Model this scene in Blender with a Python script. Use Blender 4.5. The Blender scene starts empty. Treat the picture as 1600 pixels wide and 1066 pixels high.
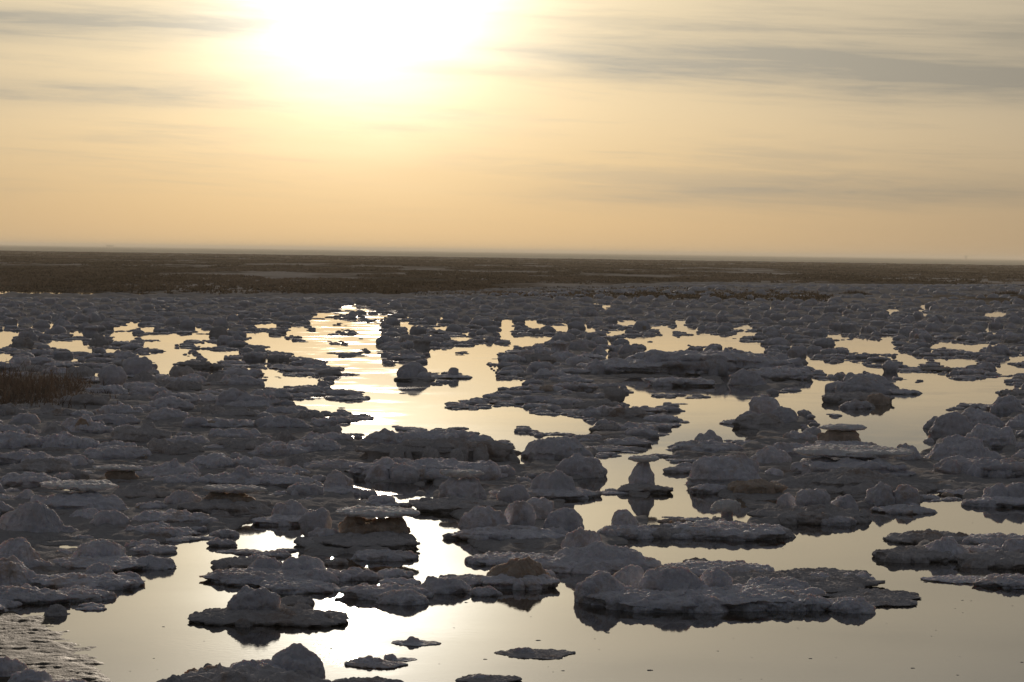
import bpy, math, random
import numpy as np
from mathutils import Matrix, Vector

random.seed(7)
RNG = np.random.RandomState(11)
C = bpy.context.scene.collection
scene = bpy.context.scene
rad = math.radians

# ------------------------------------------------------------------ camera
W, H = 1600.0, 1066.0            # pixel frame of the photograph, used only to survey positions on the ground
FPX = 4600.0
K = FPX / 2986.0                  # how much longer the lens is than a 67 mm one
CAM_H = 1.7
HOR_Y, HOR_SLOPE = 393.0, 0.0143
roll = math.atan(HOR_SLOPE)
pitch = math.atan((H / 2 - HOR_Y) * math.cos(roll) / FPX)
cam_data = bpy.data.cameras.new('camera')
cam = bpy.data.objects.new('camera', cam_data)
C.objects.link(cam)
cam_data.sensor_fit = 'HORIZONTAL'
cam_data.sensor_width = 36.0
cam_data.lens = FPX * 36.0 / W
cam_data.clip_start = 0.1
cam_data.clip_end = 40000
fwd = Vector((0, math.cos(pitch), -math.sin(pitch)))
right0 = Vector((1, 0, 0))
up0 = right0.cross(fwd)
rc = math.cos(roll) * right0 + math.sin(roll) * up0
uc = -math.sin(roll) * right0 + math.cos(roll) * up0
cam.matrix_world = Matrix(((rc.x, uc.x, -fwd.x, 0), (rc.y, uc.y, -fwd.y, 0), (rc.z, uc.z, -fwd.z, CAM_H), (0, 0, 0, 1)))
scene.camera = cam
RC, UC, FW = np.array(rc), np.array(uc), np.array(fwd)


def ground(px, py, z=0.0):
    """a surveyed point of the ground (height z) seen at pixel px, py"""
    px = np.asarray(px, float); py = np.asarray(py, float)
    d = FW + ((px - W / 2) / FPX)[..., None] * RC - ((py - H / 2) / FPX)[..., None] * UC
    t = (z - CAM_H) / d[..., 2]
    return d * t[..., None] + np.array((0, 0, CAM_H))


def project(p):
    p = np.asarray(p, float) - np.array((0, 0, CAM_H))
    f = p @ FW
    return W / 2 + FPX * (p @ RC) / f, H / 2 - FPX * (p @ UC) / f, f


# ------------------------------------------------------------------ sky and sun
SUN_EL, SUN_AZ = rad(6.1), rad(-3.0)       # azimuth from +Y towards +X
sun_dir = Vector((math.sin(SUN_AZ) * math.cos(SUN_EL), math.cos(SUN_AZ) * math.cos(SUN_EL), math.sin(SUN_EL)))
world = bpy.data.worlds.new('World')
scene.world = world
world.use_nodes = True
nt = world.node_tree
nt.nodes.clear()


class NG:
    """tiny helper to write node maths"""
    def __init__(self, tree):
        self.t = tree

    def node(self, kind, **kw):
        n = self.t.nodes.new(kind)
        for k, v in kw.items():
            setattr(n, k, v)
        return n

    def put(self, sock, v):
        if isinstance(v, (int, float, tuple, list)):
            sock.default_value = v
        else:
            self.t.links.new(v, sock)

    def m(self, op, a, b=None, c=None, clamp=False):
        n = self.node('ShaderNodeMath', operation=op, use_clamp=clamp)
        self.put(n.inputs[0], a)
        if b is not None: self.put(n.inputs[1], b)
        if c is not None: self.put(n.inputs[2], c)
        return n.outputs[0]

    def v(self, op, a, b=None):
        n = self.node('ShaderNodeVectorMath', operation=op)
        self.put(n.inputs[0], a)
        if b is not None: self.put(n.inputs[1], b)
        return n.outputs['Value'] if op in ('DOT_PRODUCT', 'LENGTH') else n.outputs[0]

    def mix(self, f, a, b, mode='MIX'):
        n = self.node('ShaderNodeMix', data_type='RGBA', blend_type=mode)
        self.put(n.inputs[0], f); self.put(n.inputs[6], a); self.put(n.inputs[7], b)
        return n.outputs[2]

    def noise(self, vec, scale, detail=4, rough=0.5, dim='3D', dist=0.0):
        n = self.node('ShaderNodeTexNoise', noise_dimensions=dim)
        self.put(n.inputs['Vector'], vec)
        n.inputs['Scale'].default_value = scale
        n.inputs['Detail'].default_value = detail
        n.inputs['Roughness'].default_value = rough
        n.inputs['Distortion'].default_value = dist
        return n.outputs['Fac']

    def ramp(self, f, lo, hi, smooth=True):
        n = self.node('ShaderNodeMapRange', interpolation_type='SMOOTHSTEP' if smooth else 'LINEAR')
        self.put(n.inputs[0], f)
        n.inputs[1].default_value = lo; n.inputs[2].default_value = hi
        return n.outputs[0]

    def comb(self, x, y, z):
        n = self.node('ShaderNodeCombineXYZ')
        for i, q in enumerate((x, y, z)):
            self.put(n.inputs[i], q)
        return n.outputs[0]

    def sep(self, vec):
        n = self.node('ShaderNodeSeparateXYZ')
        self.put(n.inputs[0], vec)
        return n.outputs


g = NG(nt)
tc = g.node('ShaderNodeTexCoord')
dirv = g.v('NORMALIZE', tc.outputs['Generated'])
sx, sy, sz = g.sep(dirv)
sky = g.node('ShaderNodeTexSky', sky_type='NISHITA')
sky.sun_disc = False
sky.sun_elevation = SUN_EL
sky.sun_rotation = SUN_AZ
sky.altitude = 0
sky.air_density = 1.0
sky.dust_density = 1.0
sky.ozone_density = 1.0
SKY_STRENGTH = 0.05
cosT = g.v('DOT_PRODUCT', dirv, tuple(sun_dir))
theta = g.m('MULTIPLY', g.m('ARCCOSINE', g.m('MINIMUM', cosT, 0.999999)), K * 180 / math.pi)     # degrees from the sun
az = g.m('MULTIPLY', g.m('ARCTAN2', sx, sy), K * 180 / math.pi)
el = g.m('MULTIPLY', g.m('ARCSINE', sz), K * 180 / math.pi)
# veil of thin cloud that scatters the sun forward: aureole around it
def expo(x, k, p=1.0):
    return g.m('EXPONENT', g.m('MULTIPLY', g.m('POWER', g.m('DIVIDE', x, k), p), -1.0))
glowtex = g.noise(g.comb(g.m('MULTIPLY', az, 0.12), g.m('MULTIPLY', el, 0.9), 31.0), 1.0, 4, 0.55, dist=0.4)
aur_core = g.m('MULTIPLY', g.m('MULTIPLY', expo(theta, 2.9, 1.4), 3.7), g.m('ADD', 0.45, g.m('MULTIPLY', glowtex, 1.1)))
aur = g.m('ADD', g.m('ADD', g.m('MULTIPLY', expo(theta, 33.0), 0.62), g.m('MULTIPLY', expo(theta, 9.0), 0.46)), g.m('ADD', aur_core, 0.08))
# soft horizontal sheets of thin cloud, each with its own drift
wob = g.noise(g.comb(g.m('MULTIPLY', az, 0.10), g.m('MULTIPLY', el, 0.5), 0.0), 1.0, 4, 0.55)
wob2 = g.noise(g.comb(g.m('MULTIPLY', az, 0.055), g.m('MULTIPLY', el, 0.9), 4.0), 1.0, 5, 0.6, dist=0.3)
elw = g.m('ADD', el, g.m('MULTIPLY', g.m('SUBTRACT', wob, 0.5), 1.1))
def band(el0, slope, half, az0, az1, soft):
    c = g.m('ADD', el0, g.m('MULTIPLY', az, slope))
    d = g.m('DIVIDE', g.m('SUBTRACT', elw, c), half)
    b = g.m('EXPONENT', g.m('MULTIPLY', g.m('MULTIPLY', d, d), -1.0))
    a = g.m('MULTIPLY', g.ramp(az, az0 - soft, az0 + soft), g.m('SUBTRACT', 1.0, g.ramp(az, az1 - soft, az1 + soft)))
    return g.m('MULTIPLY', b, a)
streak = g.noise(g.comb(g.m('MULTIPLY', az, 0.075), g.m('ADD', g.m('MULTIPLY', el, 1.05), g.m('MULTIPLY', az, 0.035)), 9.0), 1.0, 5, 0.62, dist=0.25)
wisp = g.noise(g.comb(g.m('MULTIPLY', az, 0.16), g.m('ADD', g.m('MULTIPLY', el, 2.6), g.m('MULTIPLY', az, 0.10)), 19.0), 1.0, 6, 0.66, dist=0.5)
streak = g.m('ADD', g.m('MULTIPLY', streak, 0.64), g.m('MULTIPLY', wisp, 0.36))
brk = g.m('ADD', 0.38, g.m('MULTIPLY', g.ramp(streak, 0.34, 0.64), 0.62))
bands = [
    g.m('MULTIPLY', g.m('MULTIPLY', band(6.0, -0.045, 0.50, -1.6, 60, 2.2), brk), 0.95),
    g.m('MULTIPLY', g.m('MULTIPLY', band(6.15, -0.035, 1.05, 4.0, 60, 5.0), brk), 0.85),
    g.m('MULTIPLY', g.m('MULTIPLY', band(7.0, 0.0, 0.35, 12.0, 60, 4.0), brk), 0.4),
    g.m('MULTIPLY', g.m('MULTIPLY', band(6.7, 0.01, 0.62, -60, -6.2, 1.6), brk), 1.0),
    g.m('MULTIPLY', g.m('MULTIPLY', band(4.85, 0.02, 0.55, -60, -8.0, 3.0), brk), 0.7),
    g.m('MULTIPLY', g.m('MULTIPLY', band(1.75, 0.016, 0.45, 2.0, 60, 5.0), brk), 0.6),
    g.m('MULTIPLY', g.m('MULTIPLY', g.ramp(streak, 0.47, 0.66), g.ramp(el, 0.3, 3.0)), 0.34),
]
cl = bands[0]
for b_ in bands[1:]:
    cl = g.m('ADD', cl, b_)
cl = g.m('MINIMUM', cl, 1.0)
def scale_col(col, f):
    n = g.node('ShaderNodeVectorMath', operation='SCALE')
    g.put(n.inputs[0], col); g.put(n.inputs[3], f)
    return n.outputs[0]
col = sky.outputs[0]
# veil of high thin cloud: warm towards the sun and low down, neutral behind the viewer
hi = g.ramp(el, 0.5, 9.0)
warm = g.mix(hi, (0.91, 0.725, 0.42, 1), (1.0, 0.855, 0.58, 1))
warm = g.mix(g.m('MINIMUM', g.m('MULTIPLY', aur_core, 0.8), 1.0), warm, (1.0, 0.93, 0.76, 1))
warm = g.mix(g.ramp(el, 8.0, 19.0), warm, (0.99, 0.94, 0.85, 1))
vcol = g.mix(expo(theta, 75.0, 1.2), (0.88, 0.95, 1.10, 1), warm)
vamp = g.m('MULTIPLY', g.m('MULTIPLY', aur, 1.07 / SKY_STRENGTH), g.m('ADD', 0.76, g.m('MULTIPLY', g.ramp(el, 0.0, 4.5), 0.24)))
veil = scale_col(vcol, vamp)
col = g.mix(0.92, col, veil)
# cloud: grey it and let less of the glow through
lum = g.v('DOT_PRODUCT', col, (0.3, 0.55, 0.15))
grey = scale_col((0.98, 0.905, 0.75), g.m('MULTIPLY', lum, 0.64))
col = g.mix(g.m('MULTIPLY', cl, 0.85), col, grey)
bg = g.node('ShaderNodeBackground')
nt.links.new(col, bg.inputs[0])
bg.inputs[1].default_value = SKY_STRENGTH
out = g.node('ShaderNodeOutputWorld')
nt.links.new(bg.outputs[0], out.inputs[0])

sun_data = bpy.data.lights.new('sun', 'SUN')
sun_data.energy = 3.2
sun_data.angle = rad(1.5)              # veiled by thin cloud
sun_data.color = (1.0, 0.85, 0.68)
sun = bpy.data.objects.new('sun', sun_data)
C.objects.link(sun)
sun.rotation_euler = (-sun_dir).to_track_quat('-Z', 'Y').to_euler()

scene.view_settings.view_transform = 'Standard'
scene.view_settings.look = 'None'
scene.view_settings.exposure = 0.0
scene.view_settings.gamma = 1.0
scene.view_settings.use_curve_mapping = False
scene.render.engine = 'CYCLES'
scene.cycles.max_bounces = 6
scene.cycles.sample_clamp_indirect = 6.0

# ------------------------------------------------------------------ materials
def new_mat(name):
    m = bpy.data.materials.new(name)
    m.use_nodes = True
    m.node_tree.nodes.clear()
    q = NG(m.node_tree)
    o = q.node('ShaderNodeOutputMaterial')
    p = q.node('ShaderNodeBsdfPrincipled')
    m.node_tree.links.new(p.outputs[0], o.inputs[0])
    return m, q, p


def salt_material(name, base, stain_glow, stain_glow_amt, rough=0.78, grain=1.0, sss=0.0):
    m, q, p = new_mat(name)
    geo = q.node('ShaderNodeNewGeometry')
    oi = q.node('ShaderNodeObjectInfo')
    pos = geo.outputs['Position']
    big = q.noise(pos, 2.3, 4, 0.6)
    mid = q.noise(pos, 11.0, 5, 0.65)
    fine = q.noise(pos, 95.0, 3, 0.7)
    f = q.m('MULTIPLY', q.ramp(q.m('ADD', q.m('MULTIPLY', big, 0.55), q.m('MULTIPLY', mid, 0.45)), 0.50, 0.66), stain_glow_amt)
    c = q.mix(f, base + (1,), stain_glow + (1,))  # patch colour: brown staining, and painted glow of light through the salt
    c = q.mix(q.m('MULTIPLY', q.ramp(q.noise(pos, 26.0, 4, 0.6), 0.44, 0.66), 0.55), c, tuple(min(1, b * 1.45) for b in base) + (1,))
    c = q.mix(q.m('MULTIPLY', oi.outputs['Random'], 0.55), c, tuple(b * 0.72 for b in base) + (1,))
    m.node_tree.links.new(c, p.inputs['Base Color'])
    q.put(p.inputs['Roughness'], q.m('ADD', rough - 0.15, q.m('MULTIPLY', fine, 0.35)))
    p.inputs['Specular IOR Level'].default_value = 0.06 if sss else 0.0
    vor = q.node('ShaderNodeTexVoronoi', feature='F1')
    q.put(vor.inputs['Vector'], pos); vor.inputs['Scale'].default_value = 75.0
    hgt = q.m('ADD', q.m('MULTIPLY', mid, 0.9), q.m('ADD', q.m('MULTIPLY', fine, 0.30), q.m('MULTIPLY', vor.outputs['Distance'], 0.45)))
    if sss:
        p.inputs['Subsurface Weight'].default_value = sss
        p.inputs['Subsurface Radius'].default_value = (1.0, 0.62, 0.38)
        p.inputs['Subsurface Scale'].default_value = 0.035
    b = q.node('ShaderNodeBump')
    b.inputs['Strength'].default_value = 0.75 * grain
    b.inputs['Distance'].default_value = 0.015
    q.put(b.inputs['Height'], hgt)
    m.node_tree.links.new(b.outputs[0], p.inputs['Normal'])
    return m


SALT = salt_material('salt', (0.61, 0.60, 0.645), (0.45, 0.28, 0.15), 0.62, sss=0.35)  # orange-brown patches: staining plus light shining through salt, put into the colour
SALT_BROWN = salt_material('muddy_salt', (0.48, 0.455, 0.455), (0.32, 0.20, 0.12), 0.8)
SALT_GLOW_TINT = salt_material('glow_tinted_salt', (0.46, 0.38, 0.32), (0.40, 0.23, 0.11), 0.9, sss=0.5)  # orange colour stands in for light glowing through thin salt
SALT_PALE = salt_material('pale_dry_salt', (0.74, 0.72, 0.72), (0.55, 0.45, 0.36), 0.4, sss=0.35)
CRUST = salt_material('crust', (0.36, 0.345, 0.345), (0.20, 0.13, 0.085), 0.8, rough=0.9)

def water_material():
    m, q, p = new_mat('brine')
    geo = q.node('ShaderNodeNewGeometry')
    pos = geo.outputs['Position']
    p.inputs['Base Color'].default_value = (0.035, 0.030, 0.024, 1)
    q.put(p.inputs['Roughness'], q.m('ADD', 0.012, q.m('MULTIPLY', q.ramp(q.noise(pos, 0.9, 3, 0.6), 0.45, 0.7), 0.05)))
    p.inputs['IOR'].default_value = 1.45
    x, y, z = q.sep(pos)
    st = q.comb(q.m('MULTIPLY', x, 1.0), q.m('MULTIPLY', y, 1.6), 0.0)
    rip = q.noise(st, 26.0, 2, 0.5)
    swell = q.noise(st, 3.0, 2, 0.5)
    patch = q.ramp(q.noise(pos, 0.55, 2, 0.5), 0.56, 0.70)
    h = q.m('ADD', q.m('MULTIPLY', swell, 0.022), q.m('MULTIPLY', rip, q.m('ADD', 0.010, q.m('MULTIPLY', patch, 0.05))))
    b = q.node('ShaderNodeBump')
    b.inputs['Strength'].default_value = 0.5
    b.inputs['Distance'].default_value = 0.010
    q.put(b.inputs['Height'], h)
    m.node_tree.links.new(b.outputs[0], p.inputs['Normal'])
    return m
WATER = water_material()

def simple_mat(name, c1, c2, scale, rough=0.8, bump=0.4, dist=0.02, spec=0.3, lo=0.4, hi=0.62, stretch=(1, 1, 1)):
    m, q, p = new_mat(name)
    geo = q.node('ShaderNodeNewGeometry')
    n = q.noise(q.v('MULTIPLY', geo.outputs['Position'], stretch), scale, 5, 0.6)
    q.put(p.inputs['Base Color'], q.mix(q.ramp(n, lo, hi), c1 + (1,), c2 + (1,)))
    p.inputs['Roughness'].default_value = rough
    p.inputs['Specular IOR Level'].default_value = spec
    b = q.node('ShaderNodeBump')
    b.inputs['Strength'].default_value = bump; b.inputs['Distance'].default_value = dist
    q.put(b.inputs['Height'], q.noise(geo.outputs['Position'], scale * 6, 4, 0.6))
    m.node_tree.links.new(b.outputs[0], p.inputs['Normal'])
    return m
def mud_material():
    m, q, p = new_mat('wet_mud')
    pos = q.node('ShaderNodeNewGeometry').outputs['Position']
    q.put(p.inputs['Base Color'], q.mix(q.ramp(q.noise(pos, 6.0, 5, .6), .4, .62), (0.03, 0.024, 0.018, 1), (0.085, 0.068, 0.052, 1)))
    q.put(p.inputs['Roughness'], q.m('ADD', 0.52, q.m('MULTIPLY', q.noise(pos, 9.0, 4, .65), 0.5)))
    p.inputs['Specular IOR Level'].default_value = 0.17
    v = q.v('MULTIPLY', pos, (1.0, 0.55, 1.0))
    h = q.m('ADD', q.noise(v, 34.0, 4, .65), q.m('MULTIPLY', q.noise(v, 110.0, 2, .6), .5))
    b = q.node('ShaderNodeBump'); b.inputs['Strength'].default_value = 0.85; b.inputs['Distance'].default_value = 0.012
    q.put(b.inputs['Height'], h)
    m.node_tree.links.new(b.outputs[0], p.inputs['Normal'])
    return m
MUD = mud_material()
PLAIN = simple_mat('plain_soil', (0.10, 0.08, 0.06), (0.36, 0.33, 0.31), 0.10, rough=0.95, spec=0.0, lo=0.42, hi=0.60, stretch=(1.0, 0.2, 1.0))
FARFLAT = simple_mat('far_salt', (0.62, 0.57, 0.44), (0.74, 0.68, 0.54), 0.002, rough=0.95, spec=0.0)
GROUND = simple_mat('lake_bed', (0.22, 0.18, 0.14), (0.36, 0.31, 0.26), 0.3)
SCRUB = simple_mat('scrub_leaf', (0.06, 0.047, 0.032), (0.27, 0.21, 0.155), 0.10, rough=0.8, spec=0.0, stretch=(1.0, 0.16, 1.0))
GRASS = simple_mat('dry_grass_blade', (0.075, 0.060, 0.046), (0.16, 0.125, 0.098), 2.0, rough=0.75)
def let_light_through(m, share, tint):
    q = NG(m.node_tree); p = next(n for n in m.node_tree.nodes if n.type == 'BSDF_PRINCIPLED'); o = next(n for n in m.node_tree.nodes if n.type == 'OUTPUT_MATERIAL')
    t = q.node('ShaderNodeBsdfTranslucent'); t.inputs[0].default_value = tint
    x = q.node('ShaderNodeMixShader'); x.inputs[0].default_value = share
    m.node_tree.links.new(p.outputs[0], x.inputs[1]); m.node_tree.links.new(t.outputs[0], x.inputs[2]); m.node_tree.links.new(x.outputs[0], o.inputs[0])
let_light_through(SCRUB, 0.18, (0.13, 0.10, 0.075, 1))
let_light_through(GRASS, 0.12, (0.16, 0.11, 0.08, 1))
WALLM = simple_mat('far_wall', (0.30, 0.27, 0.22), (0.34, 0.30, 0.25), 0.5)

# ------------------------------------------------------------------ noise (vectorised gradient noise)
_P = RNG.permutation(256)
_P = np.concatenate([_P, _P])
_G = RNG.normal(size=(256, 3)); _G /= np.linalg.norm(_G, axis=1)[:, None]

def pnoise(p):
    p = np.asarray(p, float)
    i = np.floor(p).astype(int); f = p - i
    i &= 255
    u = f * f * f * (f * (f * 6 - 15) + 10)
    r = 0.0
    for dx in (0, 1):
        wx = u[..., 0] if dx else 1 - u[..., 0]
        ax = _P[(i[..., 0] + dx) & 255]
        for dy in (0, 1):
            wy = u[..., 1] if dy else 1 - u[..., 1]
            ay = _P[ax + ((i[..., 1] + dy) & 255)]
            for dz in (0, 1):
                wz = u[..., 2] if dz else 1 - u[..., 2]
                gr = _G[_P[ay + ((i[..., 2] + dz) & 255)]]
                r = r + wx * wy * wz * ((f - (dx, dy, dz)) * gr).sum(-1)
    return r * 1.5

def fbm(p, oct=3, gain=0.5):
    a, s, r = 1.0, 1.0, 0.0
    for k in range(oct):
        r = r + a * pnoise(p * s + 17.3 * k); a *= gain; s *= 2.03
    return r

def cauli(p, oct=2):
    a, s, r = 1.0, 1.0, 0.0
    for k in range(oct):
        r = r + a * (2.2 * np.sqrt(pnoise(p * s + 5.1 * k) ** 2 + 0.004) - 0.6); a *= 0.5; s *= 2.15
    return r

def billow(p, oct=2):
    a, s, r = 1.0, 1.0, 0.0
    for k in range(oct):
        r = r + a * (1 - 2 * np.sqrt(pnoise(p * s + 9.1 * k) ** 2 + 0.004)); a *= 0.5; s *= 2.1
    return r / 1.5

# ------------------------------------------------------------------ mesh helpers
def link_mesh(name, verts, faces, mat, parent=None, smooth=True, loc=None):
    me = bpy.data.meshes.new(name)
    verts = np.asarray(verts, np.float32)
    groups = {}
    if isinstance(faces, np.ndarray):
        faces = [faces]
    nl = sum(f.size for f in faces); npoly = sum(len(f) for f in faces)
    me.vertices.add(len(verts)); me.vertices.foreach_set('co', verts.ravel())
    me.loops.add(nl); me.polygons.add(npoly)
    me.loops.foreach_set('vertex_index', np.concatenate([f.ravel() for f in faces]).astype(np.int32))
    tot = np.concatenate([np.full(len(f), f.shape[1], np.int32) for f in faces])
    st = np.concatenate([[0], np.cumsum(tot)[:-1]]).astype(np.int32)
    me.polygons.foreach_set('loop_start', st)
    me.polygons.foreach_set('loop_total', tot)
    me.update(calc_edges=True)
    if smooth:
        me.polygons.foreach_set('use_smooth', np.ones(npoly, bool))
    me.materials.append(mat)
    me.validate()
    o = bpy.data.objects.new(name, me)
    C.objects.link(o)
    if parent is not None:
        o.parent = parent
    if loc is not None:
        o.location = loc
    return o

def structure(o):
    o['kind'] = 'structure'; return o

def stuff(o, label, cat):
    o['kind'] = 'stuff'; o['label'] = label; o['category'] = cat; return o

def tag(o, label, cat, group=None):
    o['label'] = label; o['category'] = cat
    if group: o['group'] = group
    return o

PROFILES = {
    'pancake': [(.89, -.30), (.92, .0), (.95, .18), (.99, .36), (1.0, .50), (.95, .66), (.80, .83), (.55, .94), (.25, 1.0), (.02, 1.0)],
    'dome': [(.92, -.30), (1.0, 0.0), (.98, .22), (.90, .48), (.74, .72), (.50, .90), (.24, .985), (.02, 1.0)],
    'knob': [(.62, -.15), (.78, .06), (.95, .32), (1.0, .55), (.93, .76), (.72, .91), (.40, .99), (.02, 1.0)],
    'heap': [(1.0, -.25), (1.0, 0.0), (.90, .16), (.72, .40), (.54, .64), (.36, .85), (.18, .96), (.02, 1.0)],
    'mushroom': [(.92, -.2), (.95, 0.0), (.80, .18), (.66, .38), (.62, .54), (.70, .66), (.94, .72), (1.0, .80), (.96, .90), (.70, .97), (.30, 1.0), (.02, 1.0)],
    'bottle': [(1.0, -.2), (1.0, 0.0), (.97, .28), (.90, .5), (.74, .70), (.60, .84), (.55, .96), (.3, 1.0), (.02, 1.0)],
    'shelf': [(.80, -.40), (.90, -.15), (.98, .10), (1.0, .25), (.95, .42), (.80, .58), (.50, .82), (.2, .97), (.02, 1.0)],
    'stem': [(1.25, -.2), (1.2, 0.0), (1.02, .12), (.92, .35), (.9, .6), (.86, .85), (.7, .97), (.35, 1.0), (.02, 1.0)],
    'drum': [(.96, -.2), (1.0, 0.0), (1.0, .25), (.96, .5), (.9, .75), (.78, .93), (.45, 1.0), (.02, 1.0)],
    'cap': [(.10, -.05), (.55, -.05), (.86, .02), (.97, .25), (1.0, .55), (.95, .82), (.75, .95), (.4, 1.0), (.02, 1.0)],
}

def blob(kind, rx, ry, h, px_w, seed, rot=0.0, rough=1.0):
    """rough salt lump: (verts, faces) with its base centre at the origin"""
    ns = int(np.clip(px_w * 1.0, 12, 150))
    nr = int(np.clip(ns * 0.42, 7, 56))
    prof = np.array(PROFILES[kind], float)
    asp = h / max(rx, 1e-6)
    seg = np.hypot(np.diff(prof[:, 0]), np.diff(prof[:, 1]) * max(asp, .25))
    s = np.concatenate([[0], np.cumsum(seg)]); s /= s[-1]
    t = np.linspace(0, 1, nr)
    pr = np.interp(t, s, prof[:, 0]); pz = np.interp(t, s, prof[:, 1])
    k = np.array([.25, .5, .25])
    for _ in range(2):
        pr[1:-1] = np.convolve(pr, k, 'valid'); pz[1:-1] = np.convolve(pz, k, 'valid')
    th = np.linspace(0, 2 * math.pi, ns, endpoint=False)
    off = np.array([seed * 3.17 % 97, seed * 7.73 % 89, seed * 1.37 % 83])
    ct, st_ = np.cos(th), np.sin(th)
    R = pr[:, None] * np.ones(ns)
    Z = pz[:, None] * np.ones(ns)
    # outline: broad lobes plus finer bites, each level of the lump a little different, with ledges
    q = np.stack([ct * 1.2 + 0 * Z, st_ * 1.2 + 0 * Z, Z * 0.4], -1) + off
    q2 = np.stack([ct * 2.6 + 0 * Z, st_ * 2.6 + 0 * Z, Z * 0.9], -1) + off * 1.7
    q3 = np.stack([ct * 6.0 + 0 * Z, st_ * 6.0 + 0 * Z, Z * 2.0], -1) + off * 1.9
    R = R * (1 + rough * (0.40 * pnoise(q) + 0.17 * billow(q2) + 0.07 * billow(q3)))
    ledge = pnoise(np.stack([0.8 * ct + 0 * Z, 0.8 * st_ + 0 * Z, Z * (h / 0.045)], -1) + off * 1.3)
    R = R * (1 + 0.075 * rough * np.tanh(4 * ledge) * np.clip(1.4 - asp, .4, 1) * (Z < .93))
    Z = Z * (1 + rough * 0.16 * pnoise(np.stack([R * ct * 1.6, R * st_ * 1.6, 0 * R], -1) + off * 2.1))
    X = R * ct * rx; Y = R * st_ * ry; ZZ = Z * h
    P = np.stack([X, Y, ZZ], -1)
    # displacement along the normal: cauliflower bumps, then grain
    du = np.roll(P, -1, 1) - np.roll(P, 1, 1)
    dv = np.gradient(P, axis=0)
    N = np.cross(du, dv); ln = np.linalg.norm(N, axis=-1, keepdims=True); N = N / np.maximum(ln, 1e-9)
    rm = min(math.sqrt(rx * ry), max(h * 1.8, 0.02))
    a = rough * (0.15 * cauli(P / (rm * 0.85) + off, 1) + 0.05 * cauli(P / (rm * 0.30) + off * 1.3)) * rm
    if px_w > 40:
        a = a + 0.005 * cauli(P / 0.05 + off) + 0.002 * billow(P / 0.018 + off)
    P = P + N * a[..., None]
    P = P * np.array([rx / max(np.abs(P[..., 0]).max(), 1e-6), ry / max(np.abs(P[..., 1]).max(), 1e-6), h / max(P[..., 2].max(), 1e-6)])
    if rot:
        c, s_ = math.cos(rot), math.sin(rot)
        P = np.stack([P[..., 0] * c - P[..., 1] * s_, P[..., 0] * s_ + P[..., 1] * c, P[..., 2]], -1)
    idx = np.arange(nr * ns).reshape(nr, ns)
    a_ = idx[:-1]; b_ = idx[1:]
    quads = np.stack([a_, np.roll(a_, -1, 1), np.roll(b_, -1, 1), b_], -1).reshape(-1, 4)
    V = P.reshape(-1, 3)
    top = P[-1].mean(0)
    V = np.vstack([V, top])
    last = idx[-1]
    tris = np.stack([last, np.roll(last, -1), np.full(ns, nr * ns)], -1)
    return V, [quads, tris]

_seed = [0]
def world_spec(x, y, w, h, z0=0.0):
    p = ground(x, y)
    if y < 468: p = p + np.array((0, 0, 0.10 * min((468 - y) / 10, 1)))
    _, _, f = project(p)
    m = f / FPX
    return p, w * m / 2, h * m, z0 * m

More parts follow.
